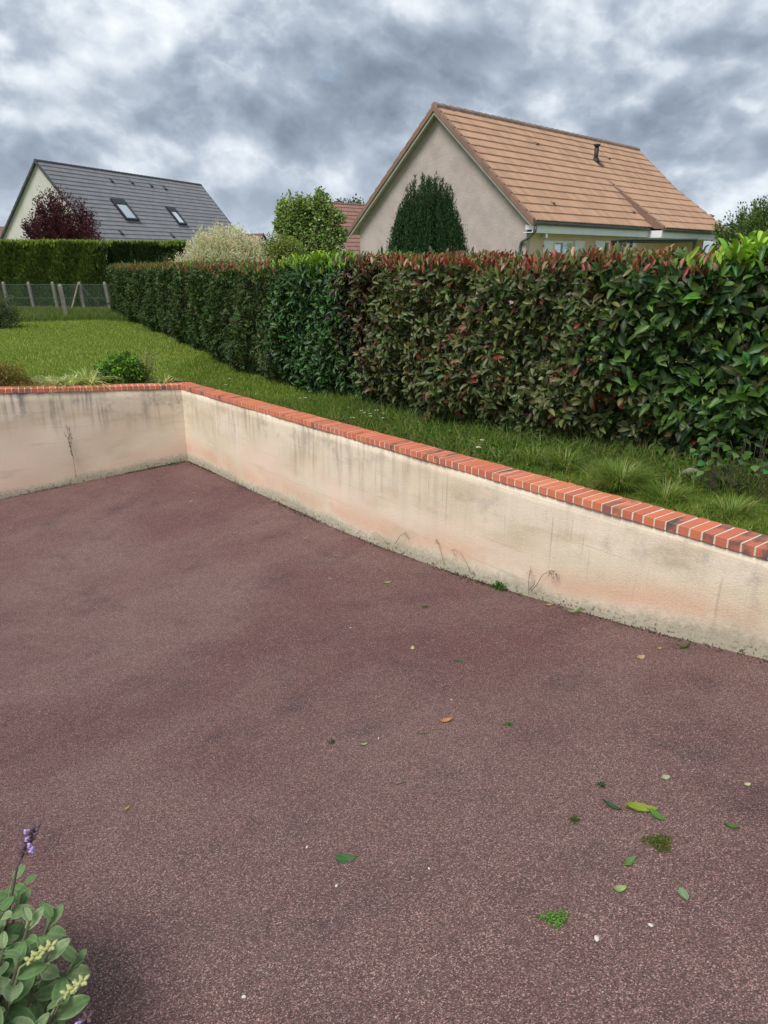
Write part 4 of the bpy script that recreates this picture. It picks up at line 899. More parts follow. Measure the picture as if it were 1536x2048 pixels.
def blob_tree(name, label, cat, x, y, blobs, n, L, W, cols, pc=None, trunk=.05, m='leaf_soft', tm='8', grp=None, up=.2, zb=None):
    """blobs: (dx,dy,z_world,rx,ry,rz) leaf clumps on limbs"""
    z0 = gz(x, y) if zb is None else zb; root = empty(name, (x, y, z0)); tag(root, label, cat, grp); vol = np.array([b[3] * b[5] for b in blobs]); vol = vol / vol.sum()
    Ps, As, Cs = [], [], []; br = MB(); zmin = min(b[2] - b[5] for b in blobs) - z0
    fork = Vector((0, 0, max(.15, zmin * .8 + .1))); br.tube([(0, 0, -.05), fork * .6, fork], [trunk * 1.2, trunk, trunk * .85], 7)
    for b, v in zip(blobs, vol):
        k = int(n * v); d = rnd_dir(k); r = rng.uniform(0.05, 1.25, k) ** .55 * (1 + .22 * np.sin(d[:, 0] * 7 + b[0] * 9) * np.cos(d[:, 2] * 6 + b[1] * 5))
        c = np.array([b[0], b[1], b[2] - z0]); P = c + d * r[:, None] * np.array(b[3:6]); Ps.append(P); As.append(d * .8 + rnd_dir(k) * .8 + [0, 0, up])
        cv = Vector(c); br.tube([fork, fork.lerp(cv, .55) + Vector((0, 0, .06)), cv], [trunk * .5, trunk * .3, trunk * .1], 5, False)
        for q in range(5): e = cv + Vector(rnd_dir(1)[0] * np.array(b[3:6]) * .85); br.tube([cv, e], [trunk * .12, trunk * .03], 4, False)
    P = np.concatenate(Ps); A = np.concatenate(As); k = len(P)
    tag(link('crown', leaves_mesh('crown', P, A, rnd_dir(k) * .7 + [0, 0, .8], L * rng.uniform(.6, 1.2, k), W * rng.uniform(.7, 1.2, k), pick(cols, k, .22, pc), tm), root, M[m]), kind='stuff')
    br.build('trunk', M['bark'], root); return root

p = at(113, 375, 36); shoot_tree('plum_tree', 'purple-leaved plum tree with rising branches in front of the cream gable', 'tree', p.x, p.y, p.z, 3.7, 1.9, 150, 170, .12, .06, [(0.095, 0.024, 0.040), (0.14, 0.040, 0.060), (0.055, 0.016, 0.026)], [.4, .25, .35], trunk=.09, shape=.50, jitter=.09)
p = at(449, 450, 19.5); shoot_tree('willow_shrub', 'rounded dappled willow shrub with creamy pink tips above the far hedge', 'shrub', p.x, p.y, p.z, 2.8, 1.45, 680, 120, .075, .022, [(0.22, 0.31, 0.12), (0.34, 0.42, 0.22), (0.12, 0.20, 0.07)], [.4, .3, .3], tipcols=[(0.82, 0.72, 0.60), (0.86, 0.80, 0.64), (0.80, 0.58, 0.50), (0.58, 0.66, 0.44)], trunk=.04, shape=.50, jitter=.035)
x_, y_ = at(617, 450, 18.5).x, 18.5
zc = lambda py, Y=18.5: at(617, py, Y).z
xx = lambda px, Y=18.5: at(px, 450, Y).x - x_
blob_tree('maple_tree', 'young green maple with two upright leafy lobes, left of the pink gable', 'tree', x_, y_,
          [(xx(585), 0, zc(445), .30, .4, .52), (xx(567), .1, zc(425), .16, .2, .30), (xx(600), 0, zc(415), .14, .2, .28), (xx(612), .1, zc(455), .26, .3, .34), (xx(615), .05, zc(425), .20, .25, .30), (xx(625), .1, zc(430), .16, .2, .22), (xx(575), 0, zc(465), .28, .3, .3), (xx(645), 0, zc(435), .32, .4, .50), (xx(643), 0, zc(405), .13, .18, .28), (xx(600), .1, zc(480), .50, .5, .40), (xx(645), 0, zc(485), .48, .5, .42), (xx(625), .1, zc(505), .55, .5, .3),
           (xx(678), 0, zc(436), .14, .15, .12), (xx(678), 0, zc(470), .18, .2, .16), (xx(562), 0, zc(450), .16, .2, .18)],
          17000, .080, .052, [(0.22, 0.31, 0.085), (0.34, 0.42, 0.16), (0.12, 0.20, 0.045), (0.48, 0.53, 0.30)], [.35, .25, .25, .15], trunk=.05)
# the conifer in front of the gable
p = at(857, 362, 20.0); cx, cy = p.x, p.y; cz = gz(cx, cy); root = empty('yew_tree', (cx, cy, cz)); tag(root, 'dense dark green conical yew in front of the pinkish gable', 'tree')
n = 110000; H = p.z - cz; hh = rng.uniform(0, 1, n); a = rng.uniform(0, 6.283, n)
nsp = 330; spa = rng.uniform(0, 6.283, nsp); spr = np.sqrt(rng.uniform(.02, 1, nsp)); sph = H * (1.00 - .30 * spr ** 3.4) * rng.uniform(.80, 1.06, nsp)
k = rng.integers(0, nsp, n); t = rng.uniform(0, 1, n) ** .85; rad = 1.14 * spr[k] * (1.02 - .30 * t ** 2.6)
thk = .12 * (1 - t ** 4) + .03
P = np.column_stack([np.cos(spa[k]) * rad, np.sin(spa[k]) * rad, sph[k] * t]) + rng.normal(0, 1, (n, 3)) * thk[:, None] * [.55, .55, .5]
A = np.column_stack([np.cos(a) * .3, np.sin(a) * .3, np.ones(n)]) + rng.normal(0, .22, (n, 3))
tag(link('crown', leaves_mesh('crown', P, A, rnd_dir(n), .075 * rng.uniform(.6, 1.3, n), .017, pick([(0.022, 0.052, 0.020), (0.034, 0.080, 0.026), (0.055, 0.110, 0.035)], n, .2, [.40, .4, .2]), '4'), root, M['needle']), kind='stuff')
MB().tube([(0, 0, -.05), (0, 0, H * .6)], [.09, .03], 7).build('trunk', M['bark'], root)
# right-hand tree beyond the tiled house
p = at(1532, 405, 30); shoot_tree('pear_tree', 'green tree with upright leafy branches beyond the right end of the tiled roof', 'tree', p.x, p.y, p.z, 3.5, 2.0, 130, 190, .12, .065, [(0.12, 0.19, 0.06), (0.18, 0.25, 0.085), (0.08, 0.13, 0.04)], trunk=.1, shape=.35, jitter=.10)
p = at(1449, 463, 33); shoot_tree('sapling', 'thin sapling tip rising past the right end of the roof', 'tree', p.x, p.y, p.z, .5, 2.0, 8, 60, .09, .05, [(0.09, 0.14, 0.06)], trunk=.03, shape=.2, jitter=.05)
x_, y_ = at(575, 500, 14).x, 14.0; zc14 = lambda py: at(575, py, 14).z; xx14 = lambda px: at(px, 500, 14).x - x_
blob_tree('golden_shrub', 'pale yellow-green shrub between the willow and the maple, behind the hedge', 'shrub', x_, y_, [(xx14(585), 0, zc14(505), .20, .25, .20), (xx14(563), 0, zc14(500), .24, .3, .26), (xx14(545), .2, zc14(510), .2, .3, .3), (0, 0, 2.5, .5, .4, .35)], 7000, .05, .03, [(0.22, 0.26, 0.06), (0.32, 0.36, 0.10), (0.15, 0.2, 0.06), (0.34, 0.34, 0.16)], trunk=.025)
x_, y_ = at(706, 512, 15).x, 15.0
blob_tree('lime_shrub', 'small bright lime bush top at the foot of the gable, left of the yew', 'shrub', x_, y_, [(0, 0, 2.78, .22, .25, .22), (.12, 0, 2.55, .4, .3, .3)], 2500, .06, .03, [(0.20, 0.32, 0.04), (0.13, 0.22, 0.035)], trunk=.025)
x_, y_ = at(696, 415, 85).x, 85.0
blob_tree('background_tree', 'crown of a distant tree just showing over the brown ridge', 'tree', x_, y_, [(-.8, 0, at(0, 416, 85).z, 1.2, 1, .9), (1.0, 0, at(0, 414, 85).z, 1.1, 1, .9), (0, 0, 5, 2, 2, 2.5)], 2500, .3, .2, [(0.06, 0.09, 0.035)], trunk=.2, tm='4')
# thuja hedge beyond the fence
def slab_hedge(name, label, x0, x1, y0, thick, ztop, n, cols, pc):
    zb = gz((x0 + x1) / 2, y0); root = empty(name, ((x0 + x1) / 2, y0 + thick / 2, zb)); tag(root, label, 'hedge'); H = ztop - zb; w_ = x1 - x0
    m1 = int(n * .7); x = rng.uniform(-w_ / 2, w_ / 2, m1); z = rng.uniform(0, H, m1); d = rng.exponential(.07, m1).clip(0, .4)
    bu = .07 * np.sin(x * 2.6 + z) + .05 * np.sin(x * 6.3 - z * 3) + .03 * np.sin(x * 13 + z * 8)
    P = np.column_stack([x, -thick / 2 + d - bu, z]); A = rng.normal(0, .35, (m1, 3)) + [0, -.35, 1]
    m2 = n - m1; P2 = np.column_stack([rng.uniform(-w_ / 2, w_ / 2, m2), rng.uniform(-thick / 2, thick / 2, m2), H + rng.normal(-.04, .03, m2)]); A2 = rng.normal(0, .3, (m2, 3)) + [0, 0, 1]
    m3 = n // 14; P3 = np.column_stack([rng.choice([-w_ / 2, w_ / 2], m3) + rng.normal(0, .06, m3), rng.uniform(-thick / 2, thick / 2, m3), rng.uniform(0, H, m3)]); A3 = rng.normal(0, .4, (m3, 3)) + [0, 0, 1]
    C = np.concatenate([pick(cols, m1, .2, pc), pick([(0.28, 0.36, 0.045), (0.20, 0.29, 0.04)], m2, .15), pick(cols, m3, .2, pc)])
    P = np.concatenate([P, P2, P3]); A = np.concatenate([A, A2, A3]); k = len(P)
    tag(link('foliage', leaves_mesh('foliage', P, A, rnd_dir(k) * .6 + [0, -1, .3], .15 * rng.uniform(.6, 1.3, k), .035, C, '4'), root, M['needle']), kind='stuff')
    br = MB()
    for i in range(int(w_ / .5)):
        xc = -w_ / 2 + .25 + i * .5; br.tube([(xc, 0, 0), (xc + random.uniform(-.05, .05), 0, H * .9)], [.035, .01], 5)
    tag(br.build('stems', M['twig'], root), kind='stuff')
    # dense brown inner growth that keeps the hedge opaque
    m4 = n // 3; Pi = np.column_stack([rng.uniform(-w_ / 2 + .1, w_ / 2 - .1, m4), rng.uniform(-thick / 2 + .25, thick / 2 - .2, m4), rng.uniform(0, H - .1, m4)])
    tag(link('inner_growth', leaves_mesh('inner_growth', Pi, rng.normal(0, .4, (m4, 3)) + [0, 0, 1], rnd_dir(m4) * .4 + [0, -1, 0], .25, .10, pick([(0.02, 0.025, 0.012)], m4), '4'), root, M['needle']), kind='stuff')
tcol = [(0.085, 0.140, 0.020), (0.12, 0.185, 0.026), (0.055, 0.095, 0.016), (0.18, 0.24, 0.045)]
slab_hedge('thuja_hedge', 'tall clipped bright green conifer hedge behind the wire fence on the left', -15.5, -9.6, 24.6, 1.2, CAMZ + .40, 42000, tcol, [.35, .3, .2, .15])
slab_hedge('thuja_hedge', 'darker set-back stretch of conifer hedge, right of the tall clipped one', -9.5, -6.9, 25.6, 1.1, CAMZ + .40, 18000, [(0.030, 0.060, 0.014), (0.045, 0.08, 0.018), (0.02, 0.04, 0.012)], [.4, .3, .3])
p = at(322, 520, 24.6); shoot_tree('bare_shrub', 'bare twiggy brownish shrub top at the right end of the conifer hedge', 'shrub', p.x, p.y, at(322, 503, 24.6).z, 1.0, 1.6, 70, 26, .05, .014, [(0.22, 0.18, 0.14), (0.13, 0.14, 0.06)], trunk=.05, shape=.3, jitter=.03)
p = at(350, 512, 25.5); shoot_tree('olive_shrub', 'yellowish green shrub between conifer hedge and willow', 'shrub', p.x, p.y, at(350, 500, 25.5).z, 1.0, 1.6, 60, 60, .07, .03, [(0.13, 0.17, 0.04), (0.2, 0.22, 0.07)], trunk=.04, shape=.4, jitter=.05)
p = at(208, 490, 27.5); tuft('yucca', 'spiky leaved yucca head poking over the conifer hedge by the grey roof', 'plant', p.x, p.y, 170, .75, .05, [(0.11, 0.16, 0.045), (0.19, 0.23, 0.09)], lean=1.6, rad=.25, droop=.35, z=p.z - .22)
p = at(236, 492, 27.5); tuft('yucca', 'lower pale grassy-leaved clump right of the yucca over the conifer hedge', 'plant', p.x, p.y, 120, .65, .04, [(0.22, 0.26, 0.12), (0.15, 0.19, 0.07)], lean=2.2, rad=.35, droop=.3, z=p.z - .25)
x_, y_ = at(-5, 620, 17).x, 17.0
blob_tree('round_shrub', 'small grey-green shrub cut by the left edge in front of the fence', 'shrub', x_, y_, [(0, 0, gz(x_, y_) + .42, .36, .36, .36), (.12, 0, gz(x_, y_) + .22, .38, .36, .22)], 3500, .05, .025, [(0.06, 0.09, 0.04), (0.10, 0.13, 0.06), (0.15, 0.17, 0.09)], trunk=.02)

# ------------------------------------------------------------------ wire fence and posts
def post_mesh(h=1.0, w_=.078):
    mb = MB().box((-w_ / 2, -w_ / 2, -.1), (w_ / 2, w_ / 2, h - .05)); mb.hexa([(-w_ / 2, -w_ / 2, h - .05), (w_ / 2, -w_ / 2, h - .05), (w_ / 2, w_ / 2, h - .05), (-w_ / 2, w_ / 2, h - .05), (-.022, -.022, h), (.022, -.022, h), (.022, .022, h), (-.022, .022, h)])
    me = mb.mesh('post'); me.materials.append(M['concrete']); return me
FYD = 22.6; fx0 = at(0, 600, FYD).x - 3.2; fx1 = at(222, 600, FYD).x
fe = empty('wire_fence', ((fx0 + fx1) / 2, FYD, gz((fx0 + fx1) / 2, FYD))); tag(fe, 'green chain-link wire fence on weathered concrete posts in front of the conifer hedge', 'fence')
ox = fe.location.x; ftop = at(100, 566, FYD).z - fe.location.z; pm = post_mesh(ftop + .04)
for px in (-52, 4, 55, 103, 157, 209):
    o = link('post', pm, fe); o.location = (at(px, 566, FYD).x + .05 - ox, .06, 0); o.rotation_euler = (0, R(random.uniform(-5.5, -3)), 0)
bp = at(157, 566, FYD).x - ox; MB().tube([(bp - .02, .0, ftop - .05), (bp - .30, -.12, 0)], .035, 5).build('brace', M['concrete'], fe)
MB().tube([(bp + .02, .0, ftop - .05), (bp + .75, -.05, 0.02)], .009, 5).build('brace', M['zinc'], fe)
wire = MB(); w0, w1 = fx0 - ox, fx1 - ox; st = .075; hh_ = ftop - .04; tw_ = .0042
kx = w0 - hh_
while kx < w1:
    for sg in (1, -1):
        xa, xb = (kx, kx + hh_) if sg > 0 else (kx + hh_, kx)
        za, zb_ = .03, hh_
        # clip to the fence span
        def cl(x0_, z0_, x1_, z1_):
            pts = []
            for lim in (w0, w1):
                pass
            t0, t1 = 0, 1; dx = x1_ - x0_
            for lim, s_ in ((w0, 1), (w1, -1)):
                f0, f1 = (x0_ - lim) * s_, (x1_ - lim) * s_
                if f0 < 0 and f1 < 0: return None
                if f0 < 0: t0 = max(t0, f0 / (f0 - f1))
                if f1 < 0: t1 = min(t1, f0 / (f0 - f1))
            if t0 >= t1: return None
            return (x0_ + dx * t0, z0_ + (z1_ - z0_) * t0, x0_ + dx * t1, z0_ + (z1_ - z0_) * t1)
        r_ = cl(xa, za, xb, zb_)
        if r_: wire.tube([(r_[0], .004 * sg, r_[1]), (r_[2], .004 * sg, r_[3])], tw_ / 2, 3, False)
    kx += st
for zz in (.05, hh_ * .5, hh_): wire.tube([(w0, 0, zz), (w1, 0, zz)], .004, 4)
M['wire'] = simple('green_wire', (0.22, 0.33, 0.27), (0.16, 0.26, 0.20), 10, .5, 0)
tag(wire.build('chain_link', M['wire'], fe), kind='stuff')
p = at(134, 640, 20.0); pz = gz(p.x, p.y); o = MB().box((-.055, -.055, -.1), (.055, .055, .86)).hexa([(-.055, -.055, .86), (.055, -.055, .86), (.055, .055, .86), (-.055, .055, .86), (-.02, -.02, .92), (.02, -.02, .92), (.02, .02, .92), (-.02, .02, .92)]).build('concrete_post', M['concrete'])
o.location = (p.x, p.y, pz); o.rotation_euler = (0, R(-3.5), R(20)); tag(o, 'freestanding pale concrete post leaning slightly left on the lawn, in front of the fence', 'post')
# strip of dry earth under the fence
ex = np.linspace(fx0, fx1 + 1.2, 60); V = []; 
for i, q in enumerate(ex):
    for j, yy in enumerate((FYD - 1.1 + .25 * math.sin(q * 2), FYD - .3, FYD + .6, FYD + 2.1)): V.append((q, yy, gz(q, yy) + (.012, .05, .05, .02)[j]))
F = [(i * 4 + j, (i + 1) * 4 + j, (i + 1) * 4 + j + 1, i * 4 + j + 1) for i in range(59) for j in range(3)]
tag(link('earth_strip', mesh_from('earth_strip', V, F, smooth=True), m=M['earth']), kind='structure')

# ------------------------------------------------------------------ bed plants behind the back coping
def behind(px, off=.38, wing='B'):
    """a point behind the coping, `off` metres out, seen at column px"""
    d_, n_ = (dB, nB) if wing == 'B' else (dR, nR)
    best = min(np.linspace(0, 7, 1400), key=lambda s: abs(proj(C0 + d_ * s + n_ * off)[0] - px)); return C0 + d_ * best + n_ * off
def proj(p2, z=None):
    z = float(lawn_z(p2[0], p2[1])) if z is None else z; x, y, h = p2[0], p2[1], z - CAMZ
    zz = y * CP - h * SP * 1.0; return 768 + FPX * x / zz, 1024 - FPX * (h * CP + y * SP) / zz
b = behind(246, .50); zg = gz(*b)
blob_tree('leafy_plant', 'rounded fresh green leafy plant just behind the back coping', 'plant', b[0], b[1], [(0, 0, zg + .20, .24, .19, .19), (-.20, 0, zg + .13, .16, .15, .15), (.18, 0, zg + .14, .16, .15, .15)], 3600, .05, .034, [(0.15, 0.29, 0.045), (0.22, 0.40, 0.06), (0.08, 0.17, 0.03)], trunk=.01)
b = behind(8, .45); zg = gz(*b)
blob_tree('dry_shrub', 'low brownish dried shrub behind the coping at the left edge', 'plant', b[0], b[1], [(0, 0, zg + .14, .26, .2, .16), (-.2, 0, zg + .12, .2, .2, .14), (.22, 0, zg + .05, .18, .12, .08)], 3600, .045, .012, [(0.36, 0.23, 0.08), (0.26, 0.20, 0.07), (0.18, 0.19, 0.05)], trunk=.012)
BG = 'strappy leaf clumps behind the back coping'
for px, off, nn, LL, lab in ((178, .36, 90, .50, 'tallest strap-leaved clump, arching left of the rounded green plant'), (140, .34, 80, .38, 'pale strap-leaved clump in the middle of the back coping bed'), (108, .34, 70, .32, 'flattened pale strap-leaved clump nearest the dried shrub'), (330, .34, 36, .26, 'sparse pale blades lying over the coping near the corner')):
    b = behind(px, off); tuft('strap_plant', lab, 'plant', b[0], b[1], int(nn * 1.4), LL, .026, [(0.50, 0.52, 0.22), (0.34, 0.42, 0.13), (0.60, 0.58, 0.34)], lean=1.8, rad=.10, droop=.55, grp=BG)
b = behind(60, .42); tuft('dry_grass', 'yellowed dry grass between the dried shrub and the strap-leaved clumps', 'grass', b[0], b[1], 900, .17, .005, [(0.40, 0.35, 0.17), (0.24, 0.28, 0.08), (0.30, 0.22, 0.12)], lean=1.2, rad=.38, droop=.3)
b = behind(295, .42); root = empty('dried_weed', (b[0], b[1], gz(*b))); tag(root, 'tall dry branching weed stems with pale flower heads, right of the rounded green plant', 'weed')
st_ = MB(); hd = []
for i in range(26):
    a = random.uniform(0, 6.28); h = random.uniform(.18, .46); q = Vector((math.cos(a) * h * .45, math.sin(a) * h * .3, h)); st_.tube([(0, 0, 0), q * .5 + Vector((0, 0, .03)), q], [.003, .0025, .0015], 4, False); hd.append(q)
    for j in range(3): e = q * random.uniform(.5, .9); st_.tube([e, e + Vector((random.uniform(-.05, .05), random.uniform(-.04, .04), .05))], [.0015, .001], 3, False)
tag(st_.build('stems', simple('dry_stem', (0.30, 0.25, 0.15), (0.2, 0.16, 0.1), 20, .9, 0), root), kind='stuff')
Pn = np.array([q for q in hd for _ in range(12)]) + rng.normal(0, .012, (26 * 12, 3)); tag(link('flower_heads', leaves_mesh('flower_heads', Pn, rnd_dir(len(Pn)) + [0, 0, .5], rnd_dir(len(Pn)) + [0, 0, .5], .02, .012, pick([(0.5, 0.52, 0.42), (0.3, 0.25, 0.15), (0.16, 0.2, 0.08)], len(Pn)), '4'), root, M['leaf_soft']), kind='stuff')

# heart-leaved weeds and daisies on the lawn strip
p = lawn_at(1500, 985)
def broad_weed(name, label, x, y, n, hgt, Lf, Wf, cols, rad):
    z0 = gz(x, y); root = empty(name, (x, y, z0)); tag(root, label, 'weed'); st_ = MB()
    for i in range(n):
        a = random.uniform(0, 6.28); r_ = rad * math.sqrt(random.random()); h = hgt * random.uniform(.3, 1); q = Vector((math.cos(a) * r_, math.sin(a) * r_, h)); st_.tube([(q.x * .8, q.y * .8, 0), q * .9, q], .0016, 4, False)
        A = Vector((math.cos(a) + random.gauss(0, .4), math.sin(a) - .3, random.uniform(-.5, .2))); leaf_part(root, q, A, Vector((0, -.3, 1)) + Vector(rnd_dir(1)[0]) * .3, Lf * random.uniform(.7, 1.15), Wf * random.uniform(.8, 1.1), pick(cols, 1)[0], (0, 0, 0))
    st_.build('stems', M['twig'], root); return root
broad_weed('heart_leaf_weed', 'heart-leaved bright green weed at the hedge foot near the right edge', p.x, p.y, 110, .34, .052, .050, [(0.05, 0.12, 0.025), (0.075, 0.17, 0.03), (0.035, 0.09, 0.02)], .36)
p = lawn_at(1418, 965); broad_weed('dock_weed', 'grey-green broad-leaved weed between the largest grass tuft and the heart-leaved weed', p.x, p.y, 11, .12, .15, .055, [(0.11, 0.16, 0.09), (0.08, 0.14, 0.05)], .09)
p = lawn_at(1010, 905); broad_weed('plantain_weed', 'flat pale broad-leaved weed in the shade left of the grass tufts', p.x, p.y, 9, .04, .09, .05, [(0.13, 0.20, 0.09), (0.07, 0.13, 0.05)], .08)
M['petal'] = simple('petal', (0.82, 0.82, 0.78), (0.75, 0.75, 0.70), 20, .6, 0); M['yolk'] = simple('flower_centre', (0.7, 0.5, 0.05), None, 20, .7, 0)
def daisy(px, py, lab, k=1.0):
    p = lawn_at(px, py); root = empty('daisy', (p.x, p.y, gz(p.x, p.y))); tag(root, lab, 'flower', 'white daisies in the lawn')
    h = .055; MB().tube([(0, 0, 0), (0, 0, h)], .0015, 4).build('stem', M['twig'], root); mb = MB()
    for i in range(10):
        a = i * .628; c, s_ = math.cos(a), math.sin(a); r0, r1, w_ = .003 * k, .014 * k, .0035 * k
        mb.add([(c * r0, s_ * r0, h + .001), (c * r1 - s_ * w_, s_ * r1 + c * w_, h + .004), (c * r1 * 1.15, s_ * r1 * 1.15, h + .003), (c * r1 + s_ * w_, s_ * r1 - c * w_, h + .004)], [(0, 3, 2, 1)])
    mb.build('petals', M['petal'], root); MB().tube([(0, 0, h), (0, 0, h + .006)], [.005 * k, .003 * k], 6).build('flower_centre', M['yolk'], root)
for px, py, k, lab in ((611, 805, 1.3, 'right one of two daisies side by side beyond the middle of the right coping'), (601, 806, 1.2, 'left one of two daisies side by side beyond the middle of the right coping'),
    (722, 832, 1.3, 'daisy at the far edge of the daisy cluster, left of the biggest bloom'), (753, 831, 1.6, 'biggest bloom of the daisy cluster beside the right coping'), (741, 838, 1.2, 'daisy just below the biggest bloom of the cluster'),
    (729, 836, 1.1, 'small daisy on the left side of the cluster'), (765, 837, 1.2, 'daisy on the right side of the cluster, under the biggest bloom'), (741, 843, 1.1, 'small daisy at the near side of the cluster'),
    (767, 847, 1.5, 'large daisy lowest and rightmost in the cluster'), (705, 846, 1.5, 'daisy touching the back of the coping, left of the cluster'), (698, 826, 1.2, 'single daisy left of the cluster, away from the coping'),
    (789, 823, 1.1, 'single daisy right of the cluster, close to the hedge foot'), (460, 765, 1.3, 'farther daisy of the two near the wall corner'), (452, 778, 1.2, 'nearer daisy of the two near the wall corner'),
    (964, 893, 1.5, 'daisy in the shade just beyond the one behind the coping bricks')): daisy(px, py, lab, k)
daisy(956, 908, 'daisy standing right behind the coping bricks, next to a curled pale leaf', 1.6)

# ------------------------------------------------------------------ weeds on and at the walls
M['weed_stem'] = simple('weed_stem', (0.16, 0.12, 0.08), (0.10, 0.09, 0.05), 20, .9, 0)
def on_wall(px, py, wing='R', out=.012):
    d_, n_ = (dR, nR) if wing == 'R' else (dB, nB)
    p0 = Vector((*(C0 - n_ * out), 0)); return on_plane(px, py, p0, Vector((*n_, 0)))
def wall_weed(name, label, cat, paths, wing, heads=(), leaves=0, grp=None, lcols=((0.09, 0.11, 0.05), (0.14, 0.11, 0.07))):
    b = on_wall(*paths[0][0], wing); root = empty(name, b); tag(root, label, cat, grp); st_ = MB(); allp = []
    for path in paths:
        pts = [on_wall(x, y, wing, .012 + .02 * math.sin(i * 1.3)) - b for i, (x, y) in enumerate(path)]; st_.tube(pts, [.0024 - .0014 * i / len(pts) for i in range(len(pts))], 4, False); allp += [a.lerp(c, t) for a, c in zip(pts, pts[1:]) for t in (.2, .5, .8)]
    for (x, y) in heads:
        h = on_wall(x, y, wing, .03) - b
        for q in range(7): st_.tube([h, h + Vector((random.uniform(-.035, .035), random.uniform(-.03, .0), random.uniform(-.06, -.01)))], [.0007, .0013], 4, False)
    st_.build('stems', M['weed_stem'], root)
    if leaves:
        n = leaves; P = np.array([allp[random.randrange(len(allp))] for _ in range(n)]); nw = -(nR if wing == 'R' else nB)
        link('leaves', leaves_mesh('leaves', P, rnd_dir(n), rnd_dir(n) * .5 + [nw[0], nw[1], .3], .022 * rng.uniform(.5, 1.2, n), .014, pick(lcols, n), '8'), root, M['leaf_soft'])
    return root
wall_weed('climbing_weed', 'thin dark climbing weed with tiny leaves growing up the back wall', 'weed', [[(152, 958), (149, 930), (144, 905), (138, 880), (133, 850)], [(143, 900), (137, 880), (127, 862)], [(138, 880), (140, 865), (138, 852)], [(147, 915), (141, 900), (143, 870)]], 'B', leaves=44)
wall_weed('trailing_weed', 'wiry dead tendril hanging from the coping beside the corner of the back wall', 'weed', [[(349, 779), (352, 792), (356, 802), (357, 808)]], 'B', leaves=4)
WG = 'dry grass stems bent against the right wall'
wall_weed('dry_grass_stem', 'pair of drooping dry grass stems against the right wall, leftmost of the weeds there', 'weed', [[(776, 1090), (765, 1075), (752, 1065), (742, 1068)], [(790, 1088), (800, 1072), (811, 1064), (817, 1078)]], 'R', [(812, 1066)], grp=WG)
wall_weed('dry_grass_stem', 'single tall arched dry grass stem against the right wall', 'weed', [[(888, 1128), (882, 1105), (877, 1085), (872, 1077)]], 'R', [(872, 1078)], grp=WG)
wall_weed('dry_grass_stem', 'hooked dry grass stem with nodding head, second of the arched stems against the right wall', 'weed', [[(943, 1150), (935, 1130), (922, 1106), (908, 1097)]], 'R', [(906, 1098)], grp=WG)
wall_weed('dry_grass_stem', 'upright forked dry stem right of the green moss clump at the wall foot', 'weed', [[(1058, 1190), (1057, 1165), (1060, 1145), (1061, 1133)], [(1058, 1180), (1068, 1170), (1070, 1160)]], 'R', [(1061, 1140)], grp=WG)
wall_weed('dry_grass_stem', 'dry stem with a wide drooping seed head, rightmost of the weeds against the right wall', 'weed', [[(1062, 1182), (1075, 1168), (1085, 1150), (1100, 1141), (1110, 1142)]], 'R', [(1100, 1142), (1107, 1143), (1111, 1146)], grp=WG)
def moss(name, label, px, py, r_, n, cols, hgt=.012, cat='moss', grp=None, L=.012, up=.6, sx=1.0):
    p = ground_pt(px, py); root = empty(name, p); tag(root, label, cat, grp)
    a = rng.uniform(0, 6.28, n); rr = r_ * np.sqrt(rng.uniform(0, 1, n)) * (1 + .35 * np.sin(a * 3)); P = np.column_stack([np.cos(a) * rr * sx, np.sin(a) * rr, 0 * a])
    P[:, 2] = drive_z(P[:, 0] + p.x, P[:, 1] + p.y) - p.z + hgt * rng.uniform(.1, 1, n) * (1 - (rr / (r_ * 1.4)) ** 2).clip(.1, 1)
    tag(link('moss_tips', leaves_mesh('moss_tips', P, rnd_dir(n) + [0, 0, up], rnd_dir(n), L * rng.uniform(.6, 1.3, n), L * .35, pick(cols, n, .2), '4'), root, M['leaf_soft']), kind='stuff'); return root
gm = [(0.07, 0.16, 0.03), (0.11, 0.22, 0.04), (0.05, 0.10, 0.025)]
moss('weed_clump', 'small green weed clump at the right wall foot, left of the upright dry stem', 1000, 1176, .055, 420, gm, .05, 'weed', L=.02)
moss('weed_clump', 'green weed clump at the root of the climbing weed on the back wall', 150, 962, .10, 320, gm, .06, 'weed', L=.03)
moss('weed_clump', 'thin line of green weeds in the back corner of the driveway', 352, 927, .12, 130, gm, .03, 'weed', L=.025)
# dirt, moss and grit gathered where the driveway meets the walls
for (d_, n_, smax, nm) in ((dR, nR, 10.5, 'right'), (dB, nB, 5.0, 'back')):
    n = 5200; s = rng.uniform(0.02, smax, n); o_ = -rng.exponential(.018, n) + .004; q = C0 + d_ * s[:, None] + n_ * o_[:, None]; amt = rng.uniform(0, 1, n) < (.45 + .5 * np.sin(s * 3.3) * np.sin(s * 1.1 + 1))
    q = q[amt]; n = len(q); P = np.column_stack([q, drive_z(q[:, 0], q[:, 1]) + rng.exponential(.006, n)])
    o = link('wall_foot_debris', leaves_mesh('wall_foot_debris', P, rnd_dir(n) + [0, 0, .3], rnd_dir(n), .014 * rng.uniform(.5, 1.5, n), .009, pick([(0.04, 0.045, 0.025), (0.06, 0.075, 0.03), (0.09, 0.07, 0.05)], n), '4'), m=M['leaf_soft'])
    tag(o, 'dark crumbs of moss and dirt along the foot of the %s wall' % nm, 'debris', kind='stuff')

